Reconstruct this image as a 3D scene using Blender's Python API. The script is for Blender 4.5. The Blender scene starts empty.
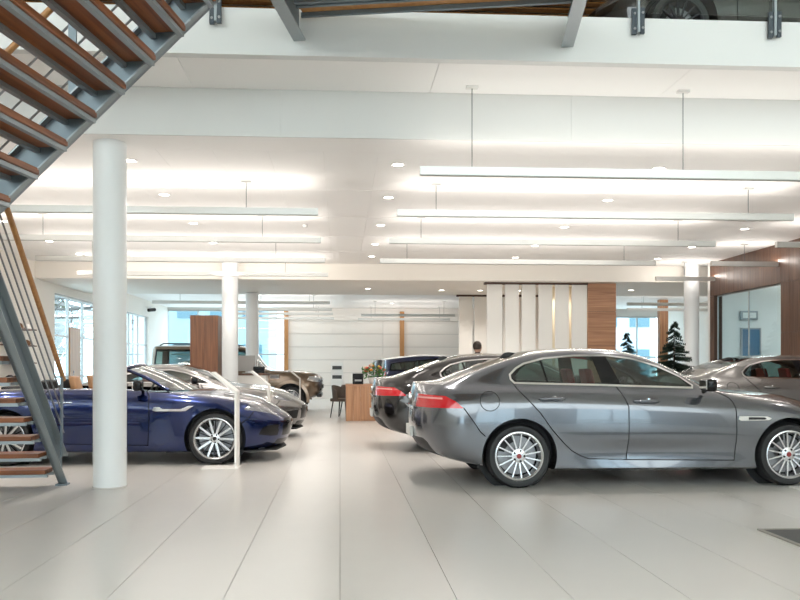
import bpy, bmesh, math, random
import numpy as np
from mathutils import Vector, Matrix
from mathutils.bvhtree import BVHTree

random.seed(7)
sc = bpy.context.scene
COL = sc.collection

# ------------------------------------------------------------------ camera
FPX, CX, HY, CAMH, YAW = 780.0, 385.0, 367.0, 1.25, math.radians(3.3)
cd = bpy.data.cameras.new('camera')
cam = bpy.data.objects.new('camera', cd); COL.objects.link(cam)
cam.location = (0, 0, CAMH); cam.rotation_euler = (math.pi / 2, 0, -YAW)
cd.sensor_width = 36.0; cd.lens = FPX * 36.0 / 800.0
cd.shift_x = (400 - CX) / 800.0; cd.shift_y = (HY - 300) / 800.0
cd.clip_start = 0.05; cd.clip_end = 400
sc.camera = cam

# ------------------------------------------------------------------ world: bright overcast daylight
w = bpy.data.worlds.new('sky'); sc.world = w; w.use_nodes = True
bg = w.node_tree.nodes['Background']
bg.inputs[0].default_value = (0.94, 0.97, 1.0, 1); bg.inputs[1].default_value = 5.0

# ------------------------------------------------------------------ view
vs = sc.view_settings
sc.display_settings.display_device = 'sRGB'
vs.view_transform = 'Standard'; vs.look = 'None'; vs.gamma = 1.0; vs.use_curve_mapping = False
vs.exposure = 0.17
cy = sc.cycles
cy.use_denoising = True
cy.max_bounces = 10; cy.diffuse_bounces = 6; cy.glossy_bounces = 5; cy.transparent_max_bounces = 16; cy.transmission_bounces = 4
cy.sample_clamp_indirect = 6.0; cy.caustics_reflective = False; cy.caustics_refractive = False
PENDANT_DOWN, PENDANT_UP, SPOT_W, SPOT_BACK = 0.0, 19.0, 118.0, 60.0

def at(px, py, Y):
    """world point seen at a photograph pixel, on the plane at depth Y"""
    a = (px - CX) / FPX; c = (HY - py) / FPX
    dx = math.cos(YAW) * a + math.sin(YAW); dy = -math.sin(YAW) * a + math.cos(YAW)
    t = Y / dy
    return Vector((dx * t, Y, CAMH + c * t))

# ------------------------------------------------------------------ materials
MATS = {}
def pbr(name, col, rough=0.5, metal=0.0, coat=0.0, emit=None, es=0.0, spec=0.5, noise=0.0, nscale=8.0, bump=0.0, aniso=None):
    if name in MATS: return MATS[name]
    m = bpy.data.materials.new(name); m.use_nodes = True
    nt = m.node_tree; b = nt.nodes['Principled BSDF']
    b.inputs['Base Color'].default_value = (*col, 1); b.inputs['Roughness'].default_value = rough
    b.inputs['Metallic'].default_value = metal
    b.inputs['Specular IOR Level'].default_value = spec
    if coat: b.inputs['Coat Weight'].default_value = coat; b.inputs['Coat Roughness'].default_value = 0.03
    if emit: b.inputs['Emission Color'].default_value = (*emit, 1); b.inputs['Emission Strength'].default_value = es
    if noise or bump:
        tc = nt.nodes.new('ShaderNodeTexCoord'); n = nt.nodes.new('ShaderNodeTexNoise')
        n.inputs['Scale'].default_value = nscale; n.inputs['Detail'].default_value = 5
        nt.links.new(tc.outputs['Object'], n.inputs['Vector'])
        if noise:
            mx = nt.nodes.new('ShaderNodeMix'); mx.data_type = 'RGBA'
            mx.inputs[6].default_value = (*[c * (1 - noise) for c in col], 1)
            mx.inputs[7].default_value = (*[min(1, c * (1 + noise)) for c in col], 1)
            nt.links.new(n.outputs['Fac'], mx.inputs[0]); nt.links.new(mx.outputs[2], b.inputs['Base Color'])
        if bump:
            bp = nt.nodes.new('ShaderNodeBump'); bp.inputs['Strength'].default_value = bump; bp.inputs['Distance'].default_value = 0.01
            nt.links.new(n.outputs['Fac'], bp.inputs['Height']); nt.links.new(bp.outputs[0], b.inputs['Normal'])
    MATS[name] = m
    return m

def wood(name, c1, c2, axis='X', scale=6.0, stretch=14.0, rough=0.4):
    if name in MATS: return MATS[name]
    m = bpy.data.materials.new(name); m.use_nodes = True
    nt = m.node_tree; b = nt.nodes['Principled BSDF']; b.inputs['Roughness'].default_value = rough
    tc = nt.nodes.new('ShaderNodeTexCoord'); mp = nt.nodes.new('ShaderNodeMapping')
    s = [stretch] * 3; s['XYZ'.index(axis)] = 0.6
    mp.inputs['Scale'].default_value = s
    n = nt.nodes.new('ShaderNodeTexNoise'); n.inputs['Scale'].default_value = scale / 6.0 * 1.4; n.inputs['Detail'].default_value = 7
    n.inputs['Distortion'].default_value = 0.6
    cr = nt.nodes.new('ShaderNodeValToRGB')
    cr.color_ramp.elements[0].position = 0.3; cr.color_ramp.elements[1].position = 0.72
    cr.color_ramp.elements[0].color = (*c1, 1); cr.color_ramp.elements[1].color = (*c2, 1)
    oi = nt.nodes.new('ShaderNodeObjectInfo')
    ad = nt.nodes.new('ShaderNodeVectorMath'); ad.operation = 'ADD'
    sc2 = nt.nodes.new('ShaderNodeVectorMath'); sc2.operation = 'SCALE'; sc2.inputs['Scale'].default_value = 7.0
    nt.links.new(oi.outputs['Random'], sc2.inputs[0]); nt.links.new(tc.outputs['Object'], ad.inputs[0]); nt.links.new(sc2.outputs[0], ad.inputs[1])
    nt.links.new(ad.outputs[0], mp.inputs['Vector']); nt.links.new(mp.outputs[0], n.inputs['Vector'])
    nt.links.new(n.outputs['Fac'], cr.inputs[0]); nt.links.new(cr.outputs[0], b.inputs['Base Color'])
    MATS[name] = m
    return m

def glassy(name, tint=(0.9, 0.95, 0.95), refl=0.12, rough=0.02):
    """thin pane: clear tinted transmission under a Fresnel reflection"""
    if name in MATS: return MATS[name]
    m = bpy.data.materials.new(name); m.use_nodes = True
    nt = m.node_tree; nt.nodes.clear()
    o = nt.nodes.new('ShaderNodeOutputMaterial'); mx = nt.nodes.new('ShaderNodeMixShader')
    t = nt.nodes.new('ShaderNodeBsdfTransparent'); t.inputs[0].default_value = (*tint, 1)
    g = nt.nodes.new('ShaderNodeBsdfGlossy'); g.inputs['Roughness'].default_value = rough; g.inputs[0].default_value = (1, 1, 1, 1)
    lw = nt.nodes.new('ShaderNodeFresnel'); lw.inputs['IOR'].default_value = 1.45 if refl < 0.2 else 1.8
    ge = nt.nodes.new('ShaderNodeNewGeometry'); iv = nt.nodes.new('ShaderNodeMath'); iv.operation = 'SUBTRACT'; iv.inputs[0].default_value = 1.0
    mu = nt.nodes.new('ShaderNodeMath'); mu.operation = 'MULTIPLY'      # reflect on the face turned to the ray only, so that a thin pane has no inner total reflection
    nt.links.new(ge.outputs['Backfacing'], iv.inputs[1]); nt.links.new(lw.outputs[0], mu.inputs[0]); nt.links.new(iv.outputs[0], mu.inputs[1])
    nt.links.new(mu.outputs[0], mx.inputs[0]); nt.links.new(t.outputs[0], mx.inputs[1]); nt.links.new(g.outputs[0], mx.inputs[2])
    nt.links.new(mx.outputs[0], o.inputs[0])
    MATS[name] = m
    return m

def paint(name, col, metal=0.75, rough=0.28):
    if name in MATS: return MATS[name]
    m = pbr(name, col, rough, metal, coat=1.0)
    return m

M = dict(
    white=pbr('white_paint', (0.86, 0.84, 0.81), 0.6),
    cream=pbr('warm_white_paint', (0.85, 0.81, 0.75), 0.6),
    fascia=pbr('fascia_grey_white', (0.74, 0.745, 0.735), 0.5),
    ceil=pbr('ceiling_panel_white', (0.93, 0.918, 0.905), 0.7),
    colm=pbr('column_white', (0.80, 0.82, 0.83), 0.45),
    joint=pbr('joint_grey', (0.33, 0.31, 0.29), 0.8),
    cjoint=pbr('ceiling_joint', (0.62, 0.60, 0.57), 0.8),
    floor=pbr('floor_tile_cream', (0.60, 0.58, 0.555), 0.28, noise=0.03, nscale=3.0, spec=0.5),
    steel=pbr('stair_steel_blue_grey', (0.19, 0.235, 0.265), 0.45, 0.3),
    steel_l=pbr('stair_steel_light', (0.32, 0.36, 0.38), 0.4, 0.4),
    dsteel=pbr('bracket_dark_steel', (0.07, 0.085, 0.10), 0.4, 0.5),
    rail=pbr('rod_steel', (0.30, 0.31, 0.32), 0.3, 0.9),
    twood=wood('tread_wood', (0.12, 0.034, 0.010), (0.31, 0.105, 0.034), 'Y'),
    hwood=wood('handrail_wood', (0.33, 0.15, 0.05), (0.50, 0.25, 0.09), 'Z'),
    cabw=wood('cabinet_wood', (0.13, 0.048, 0.022), (0.27, 0.115, 0.052), 'Z', 7),
    walnut=wood('walnut_panel', (0.07, 0.033, 0.020), (0.16, 0.08, 0.048), 'Z', 7),
    oakh=wood('oak_horizontal', (0.26, 0.12, 0.06), (0.46, 0.24, 0.13), 'X', 7),
    oakv=wood('oak_vertical', (0.30, 0.14, 0.07), (0.50, 0.27, 0.14), 'Z', 7),
    post=wood('orange_post', (0.42, 0.19, 0.06), (0.55, 0.28, 0.10), 'Z', 5),
    alu=pbr('lamp_aluminium', (0.62, 0.62, 0.60), 0.35, 0.6),
    diff=pbr('lamp_diffuser', (0.55, 0.55, 0.53), 0.5),
    lens=pbr('downlight_lens', (0.9, 0.9, 0.9), 0.5, emit=(1.0, 0.93, 0.82), es=14.0),
    ring=pbr('downlight_ring', (0.8, 0.79, 0.77), 0.4, 0.3),
    black=pbr('matt_black', (0.012, 0.012, 0.013), 0.6),
    gblack=pbr('gloss_black', (0.008, 0.008, 0.009), 0.15, spec=0.35),
    rubber=pbr('tyre_rubber', (0.014, 0.014, 0.015), 0.55, bump=0.2, nscale=60),
    rim=pbr('rim_silver', (0.60, 0.60, 0.61), 0.25, 0.9),
    rimdark=pbr('rim_dark', (0.03, 0.03, 0.034), 0.3, 0.6),
    disc=pbr('brake_disc_steel', (0.30, 0.30, 0.31), 0.35, 0.9),
    chrome=pbr('chrome', (0.85, 0.85, 0.86), 0.08, 1.0),
    seam=pbr('panel_gap', (0.01, 0.01, 0.011), 0.8),
    red=pbr('lamp_red', (0.45, 0.006, 0.012), 0.12, coat=1.0, emit=(0.9, 0.01, 0.02), es=0.12),
    bar=pbr('lamp_bar_pink', (0.75, 0.33, 0.32), 0.2),
    redc=pbr('cap_red', (0.28, 0.03, 0.03), 0.3),
    hlamp=pbr('headlamp_clear', (0.20, 0.21, 0.23), 0.10, 0.6, coat=1.0),
    carglass=glassy('car_glass', (0.40, 0.50, 0.48), 0.3),
    glass=glassy('window_glass', (0.80, 0.91, 0.95), 0.1),
    glassblue=glassy('window_glass_blue', (0.80, 0.92, 0.965), 0.1),
    glassclear=glassy('balustrade_glass', (0.93, 0.97, 0.96), 0.1),
    leather=pbr('tan_leather', (0.45, 0.24, 0.12), 0.5),
    dleather=pbr('black_leather', (0.02, 0.02, 0.022), 0.45),
    redleather=pbr('red_leather', (0.42, 0.03, 0.03), 0.45),
    cleather=pbr('cream_leather', (0.62, 0.55, 0.47), 0.5),
    cabin=pbr('cabin_dark', (0.03, 0.03, 0.033), 0.7),
    plate=pbr('dark_plate', (0.03, 0.03, 0.032), 0.3),
    platew=pbr('white_plate', (0.75, 0.75, 0.72), 0.4),
)

# ------------------------------------------------------------------ mesh helpers
class MB:
    def __init__(s): s.v = []; s.f = []
    def add(s, vs, fs):
        o = len(s.v); s.v += [tuple(p) for p in vs]; s.f += [tuple(i + o for i in f) for f in fs]; return s
    def box(s, x0, x1, y0, y1, z0, z1):
        return s.add([(x0, y0, z0), (x1, y0, z0), (x1, y1, z0), (x0, y1, z0), (x0, y0, z1), (x1, y0, z1), (x1, y1, z1), (x0, y1, z1)],
                     [(3, 2, 1, 0), (4, 5, 6, 7), (0, 1, 5, 4), (1, 2, 6, 5), (2, 3, 7, 6), (3, 0, 4, 7)])
    def prism(s, poly, d, origin=(0, 0, 0)):
        """poly: list of 3D points (planar, any winding); d: extrusion vector"""
        n = len(poly); d = Vector(d); P = [Vector(p) + Vector(origin) for p in poly]
        nn = Vector((0, 0, 0))
        for i in range(n): nn += P[i].cross(P[(i + 1) % n])
        if nn.dot(d) > 0: P = P[::-1]
        Q = [p + d for p in P]
        return s.add(P + Q, [tuple(range(n)), tuple(range(2 * n - 1, n - 1, -1))] + [(i, i + n, (i + 1) % n + n, (i + 1) % n) for i in range(n)])
    def tube(s, pts, r, n=8, caps=True):
        pts = [Vector(p) for p in pts]; rs = r if isinstance(r, (list, tuple)) else [r] * len(pts)
        t0 = (pts[1] - pts[0]).normalized(); up = Vector((0, 0, 1)) if abs(t0.z) < 0.9 else Vector((1, 0, 0))
        vs = []
        for i, p in enumerate(pts):
            t = (pts[min(i + 1, len(pts) - 1)] - pts[max(i - 1, 0)]).normalized()
            a = t.cross(up).normalized(); b = a.cross(t).normalized()
            for k in range(n):
                th = 2 * math.pi * k / n
                vs.append(p + (a * math.cos(th) + b * math.sin(th)) * rs[i])
        fs = []
        for i in range(len(pts) - 1):
            for k in range(n):
                fs.append((i * n + k, i * n + (k + 1) % n, (i + 1) * n + (k + 1) % n, (i + 1) * n + k))
        if caps: fs += [tuple(range(n - 1, -1, -1)), tuple(range((len(pts) - 1) * n, len(pts) * n))]
        return s.add(vs, fs)
    def lathe(s, prof, n=24, axis='Z', origin=(0, 0, 0), closed=False):
        """prof: (r, h) pairs"""
        vs = []; o = Vector(origin)
        for (r, h) in prof:
            for k in range(n):
                th = 2 * math.pi * k / n; c, q = r * math.cos(th), r * math.sin(th)
                vs.append(o + Vector({'Z': (c, q, h), 'Y': (q, h, c), 'X': (h, c, q)}[axis]))
        fs = []
        m = len(prof)
        for i in range(m if closed else m - 1):
            j = (i + 1) % m
            for k in range(n):
                fs.append((i * n + k, i * n + (k + 1) % n, j * n + (k + 1) % n, j * n + k))
        if not closed:
            if prof[0][0] > 1e-6: fs.append(tuple(range(n - 1, -1, -1)))
            if prof[-1][0] > 1e-6: fs.append(tuple(range((m - 1) * n, m * n)))
        return s.add(vs, fs)
    def ell(s, c, r, nu=12, nv=8):
        vs = [(c[0], c[1], c[2] - r[2])]
        for j in range(1, nv):
            ph = math.pi * j / nv - math.pi / 2
            for i in range(nu):
                th = 2 * math.pi * i / nu
                vs.append((c[0] + r[0] * math.cos(ph) * math.cos(th), c[1] + r[1] * math.cos(ph) * math.sin(th), c[2] + r[2] * math.sin(ph)))
        vs.append((c[0], c[1], c[2] + r[2])); L = len(vs) - 1
        fs = []
        for i in range(nu):
            fs.append((0, 1 + (i + 1) % nu, 1 + i)); fs.append((L, L - nu + i, L - nu + (i + 1) % nu))
        for j in range(nv - 2):
            for i in range(nu):
                a = 1 + j * nu + i; b = 1 + j * nu + (i + 1) % nu
                fs.append((a, b, b + nu, a + nu))
        return s.add(vs, fs)
    def rot(s, ang, axis='Z', c=(0, 0, 0)):
        R = Matrix.Rotation(ang, 3, axis); c = Vector(c)
        s.v = [tuple(R @ (Vector(p) - c) + c) for p in s.v]; return s
    def mesh(s, name, bevel=0.0, smooth=None, seg=2):
        me = bpy.data.meshes.new(name)
        me.from_pydata(s.v, [], s.f)
        bm = bmesh.new(); bm.from_mesh(me)
        bmesh.ops.recalc_face_normals(bm, faces=bm.faces[:])
        if bevel: bmesh.ops.bevel(bm, geom=[e for e in bm.edges if e.calc_face_angle(0) > 0.5], offset=bevel, segments=seg, affect='EDGES', profile=0.6)
        bm.to_mesh(me); bm.free()
        if smooth is not None:
            me.shade_smooth(); me.set_sharp_from_angle(angle=math.radians(smooth))
        return me
    def build(s, name, mat, parent=None, bevel=0.0, smooth=None, seg=2):
        return link(name, s.mesh(name, bevel, smooth, seg), mat, parent)

def link(name, me, mat=None, parent=None, loc=None):
    o = bpy.data.objects.new(name, me); COL.objects.link(o)
    if mat is not None and me is not None and not me.materials:
        for mm in (mat if isinstance(mat, (list, tuple)) else [mat]): me.materials.append(mm)
    elif mat is not None and me is not None and not isinstance(mat, (list, tuple)) and len(me.materials) == 1 and me.materials[0] != mat:
        o.material_slots[0].link = 'OBJECT'; o.material_slots[0].material = mat      # shared mesh in another colour
    if parent is not None: o.parent = parent
    if loc is not None: o.location = loc
    return o

def tag(o, label=None, cat=None, group=None, kind=None):
    if label: o['label'] = label
    if cat: o['category'] = cat
    if group: o['group'] = group
    if kind: o['kind'] = kind
    return o

def thing(name, label, cat, loc=(0, 0, 0), rz=0.0, group=None):
    o = bpy.data.objects.new(name, None); COL.objects.link(o)
    o.empty_display_size = 0.1
    o.location = loc; o.rotation_euler = (0, 0, rz)
    return tag(o, label, cat, group)

def copy_tree(o, parent=None):
    c = o.copy(); COL.objects.link(c); c.parent = parent
    for ch in list(o.children):
        if ch.name in COL.objects: copy_tree(ch, c)
    return c

def walk(o):
    yield o
    for c in o.children: yield from walk(c)

def swap_mat(root, pairs):
    for o in walk(root):
        for sl in o.material_slots:
            if sl.material in pairs:
                nm = pairs[sl.material]; sl.link = 'OBJECT'; sl.material = nm

def structure(name, mb, mat, bevel=0.0, smooth=None):
    o = mb.build(name, mat, None, bevel, smooth); o['kind'] = 'structure'; return o

# ------------------------------------------------------------------ car bodies: lofted through lengthwise rails, then cut into panels
def pchip_m(P, t, end_flat=None):
    """monotone cubic through P[k] (k = 0..K-1, uniform knots) evaluated at t; P: (K, ...)"""
    d = P[1:] - P[:-1]
    m = np.zeros_like(P)
    a, b = d[:-1], d[1:]
    with np.errstate(divide='ignore', invalid='ignore'):
        h = np.where(a * b > 0, 2 * a * b / (a + b), 0.0)
    m[1:-1] = np.nan_to_num(h); m[0] = d[0]; m[-1] = d[-1]
    if end_flat is not None: m[-1][..., end_flat] = 0
    i = np.clip(t.astype(int), 0, len(P) - 2); u = (t - i)
    u = u.reshape((-1,) + (1,) * (P.ndim - 1))
    h00 = 2 * u**3 - 3 * u**2 + 1; h10 = u**3 - 2 * u**2 + u; h01 = -2 * u**3 + 3 * u**2; h11 = u**3 - u**2
    return h00 * P[i] + h10 * m[i] + h01 * P[i + 1] + h11 * m[i + 1]

def pchip(tab):
    xs = np.array([p[0] for p in tab], float); ys = np.array([p[1] for p in tab], float)
    if len(xs) == 1: return lambda x: np.full_like(x, ys[0])
    h = np.diff(xs); d = np.diff(ys) / h; m = np.zeros(len(xs)); m[0] = d[0]; m[-1] = d[-1]
    for k in range(1, len(xs) - 1):
        if d[k - 1] * d[k] > 0:
            w1 = 2 * h[k] + h[k - 1]; w2 = h[k] + 2 * h[k - 1]; m[k] = (w1 + w2) / (w1 / d[k - 1] + w2 / d[k])
    def f(x):
        x = np.clip(x, xs[0], xs[-1]); i = np.clip(np.searchsorted(xs, x, 'right') - 1, 0, len(h) - 1); u = (x - xs[i]) / h[i]
        return (2*u**3-3*u**2+1)*ys[i] + (u**3-2*u**2+u)*h[i]*m[i] + (-2*u**3+3*u**2)*ys[i+1] + (u**3-u**2)*h[i]*m[i+1]
    return f

def inside(poly, p):
    x, y = p; r = False; n = len(poly)
    for i in range(n):
        x0, y0 = poly[i]; x1, y1 = poly[i - 1]
        if (y0 > y) != (y1 > y) and x < (x1 - x0) * (y - y0) / (y1 - y0) + x0: r = not r
    return r

def loft(spec, ns):
    s = np.linspace(0, 1, ns); g = s - 0.82 * np.sin(2 * np.pi * s) / (2 * np.pi)
    rails = []
    for (xr, xf, yt, zt) in spec['rails']:
        x = xr + (xf - xr) * g
        y = pchip(yt)(x); z = pchip(zt)(x)
        for D, p, d in ((spec['tailD'], spec['tailP'], x - xr), (spec['noseD'], spec['noseP'], xf - x)):
            q = np.clip(d / D, 0, 1); y = y * (1 - (1 - q)**p)**(1.0 / p)
        rails.append(np.stack([x, y, z], 1))
    P = np.array(rails)
    sub = spec['sub']; t = []
    for k, n in enumerate(sub): t += [k + j / n for j in range(n)]
    t.append(len(sub)); t = np.array(t, float)
    G = pchip_m(P, t, end_flat=2)
    bm = bmesh.new(); lay = bm.faces.layers.int.new('span')
    V = [[bm.verts.new(G[i, j]) for j in range(ns)] for i in range(len(t))]
    for i in range(len(t) - 1):
        k = int(t[i] + 1e-6)
        for j in range(ns - 1):
            f = bm.faces.new((V[i][j], V[i][j + 1], V[i + 1][j + 1], V[i + 1][j])); f[lay] = k
    bm.normal_update()
    best = max(bm.faces, key=lambda f: f.calc_center_median().y if abs(f.calc_center_median().x - 1.4) < .2 else -1)
    if best.normal.y < 0: bmesh.ops.reverse_faces(bm, faces=bm.faces[:])
    return bm

def ysurf(spec, x, z):
    h = spec['bvh'].ray_cast(Vector((x, 3, z)), Vector((0, -1, 0)))
    return h[0].y if h[0] else spec['W']

AX = {'side': (0, 2), 'top': (0, 1), 'end': (1, 2)}
def cut_poly(bm, poly, proj, filt):
    a, b = AX[proj]
    lo = (min(p[0] for p in poly) - .02, min(p[1] for p in poly) - .02); hi = (max(p[0] for p in poly) + .02, max(p[1] for p in poly) + .02)
    cand = set()
    for f in bm.faces:
        c = f.calc_center_median()
        m = .12
        if lo[0] - m < c[a] < hi[0] + m and lo[1] - m < c[b] < hi[1] + m and filt(f, c): cand.add(f)
    n = len(poly)
    for i in range(n):
        p, q = poly[i - 1], poly[i]
        if math.hypot(q[0] - p[0], q[1] - p[1]) < 1e-5: continue
        no = [0, 0, 0]; no[a] = q[1] - p[1]; no[b] = -(q[0] - p[0]); co = [0, 0, 0]; co[a], co[b] = p
        x0, x1 = min(p[0], q[0]) - .002, max(p[0], q[0]) + .002; y0, y1 = min(p[1], q[1]) - .002, max(p[1], q[1]) + .002
        sel = []
        for f in cand:
            A = [v.co[a] for v in f.verts]; B = [v.co[b] for v in f.verts]
            if max(A) >= x0 and min(A) <= x1 and max(B) >= y0 and min(B) <= y1: sel.append(f)
        if not sel: continue
        ed = {e for f in sel for e in f.edges}; vt = {v for f in sel for v in f.verts}
        r = bmesh.ops.bisect_plane(bm, geom=list(sel) + list(ed) + list(vt), dist=1e-5, plane_co=co, plane_no=no)
        cand = {f for f in cand if f.is_valid} | {f for f in r['geom'] if isinstance(f, bmesh.types.BMFace)}
    return

def circ(cx, cz, r, n=32): return [(cx + r * math.cos(2 * math.pi * k / n), cz + r * math.sin(2 * math.pi * k / n)) for k in range(n)]

def strip(pts, w):
    """thin quads following a polyline"""
    out = []
    for (x0, y0), (x1, y1) in zip(pts[:-1], pts[1:]):
        L = math.hypot(x1 - x0, y1 - y0); nx, ny = -(y1 - y0) / L * w / 2, (x1 - x0) / L * w / 2
        ex, ey = (x1 - x0) / L * w * .4, (y1 - y0) / L * w * .4
        out.append([(x0 - ex + nx, y0 - ey + ny), (x1 + ex + nx, y1 + ey + ny), (x1 + ex - nx, y1 + ey - ny), (x0 - ex - nx, y0 - ey - ny)])
    return out

def shrink(poly, d):
    """inset a polygon by d"""
    n = len(poly); A = sum(poly[i - 1][0] * poly[i][1] - poly[i][0] * poly[i - 1][1] for i in range(n))
    sg = 1 if A > 0 else -1; out = []
    for i in range(n):
        p0, p1, p2 = poly[i - 1], poly[i], poly[(i + 1) % n]
        def nrm(a, b):
            L = math.hypot(b[0] - a[0], b[1] - a[1]); return (-(b[1] - a[1]) / L * sg, (b[0] - a[0]) / L * sg)
        n1, n2 = nrm(p0, p1), nrm(p1, p2); k = 1 + n1[0] * n2[0] + n1[1] * n2[1]
        k = max(k, .35)
        out.append((p1[0] + (n1[0] + n2[0]) / k * d, p1[1] + (n1[1] + n2[1]) / k * d))
    return out

def body_parts(spec, ns):
    """regions: (class, polygon, projection, filter); later regions win. Returns {class: (verts, faces)} of the half y >= 0"""
    bm = loft(spec, ns); spec['bvh'] = BVHTree.FromBMesh(bm); lay = bm.faces.layers.int['span']; cl = bm.faces.layers.int.new('cls')
    regs = []
    for r in spec['regions']:
        nm, poly, proj, flt = r
        filt = (lambda f, c, flt=flt: flt(f[lay], c))
        cut_poly(bm, poly, proj, filt); regs.append((nm, poly, proj, filt))
    names = ['body']
    for f in bm.faces:
        c = f.calc_center_median(); hit = 'body'
        if f[lay] == 0: hit = 'underbody'
        for nm, poly, proj, filt in regs:
            a, b = AX[proj]
            if filt(f, c) and inside(poly, (c[a], c[b])): hit = nm
        if hit not in names: names.append(hit)
        f[cl] = names.index(hit)
    if 'delete' in names:
        k = names.index('delete'); bmesh.ops.delete(bm, geom=[f for f in bm.faces if f[cl] == k], context='FACES')
    # turn the wheel-arch edges inward
    for ai, (wx, wz, r) in enumerate(spec['arches']):
        ln = 'liner%d' % ai; names.append(ln)
        es = [e for e in bm.edges if e.is_boundary and all(abs(math.hypot(v.co.x - wx, v.co.z - wz) - r) < .012 for v in e.verts) and min(v.co.y for v in e.verts) > .35]
        if es:
            rr = bmesh.ops.extrude_edge_only(bm, edges=es)
            for g in rr['geom']:
                if isinstance(g, bmesh.types.BMVert): g.co.y = min(g.co.y - .03, spec['W'] - .26)
                if isinstance(g, bmesh.types.BMFace): g[cl] = names.index(ln)
    bm.normal_update(); bm.verts.index_update()
    out = {}
    for f in bm.faces:
        nm = names[f[cl]]
        vs, idx, fs = out.setdefault(nm, ([], {}, []))
        ff = []
        for v in f.verts:
            k = idx.get(v.index)
            if k is None: k = len(vs); idx[v.index] = k; vs.append(tuple(v.co))
            ff.append(k)
        fs.append(ff)
    bm.free()
    return {k: (v[0], v[2]) for k, v in out.items() if k != 'delete'}

def half_mesh(name, part, side, off=0.0):
    vs, fs = part
    if side > 0: V = vs; F = fs
    else: V = [(x, -y, z) for x, y, z in vs]; F = [f[::-1] for f in fs]
    return V, F

def mk(name, V, F, mat, parent, smooth=40, weld=False):
    me = bpy.data.meshes.new(name); me.from_pydata(V, [], F)
    if weld:
        bm = bmesh.new(); bm.from_mesh(me); bmesh.ops.remove_doubles(bm, verts=bm.verts[:], dist=2e-4); bm.to_mesh(me); bm.free()
    me.shade_smooth(); me.set_sharp_from_angle(angle=math.radians(smooth))
    return link(name, me, mat, parent)

def both(name, part, mat, parent, smooth=40):
    V, F = half_mesh(name, part, 1); V2, F2 = half_mesh(name, part, -1); o = len(V)
    return mk(name, V + V2, F + [[i + o for i in f] for f in F2], mat, parent, smooth, weld=True)

def pair(name, part, mat, parent, smooth=40):
    return [mk(name, *half_mesh(name, part, sd), mat, parent, smooth) for sd in (1, -1)]

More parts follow.
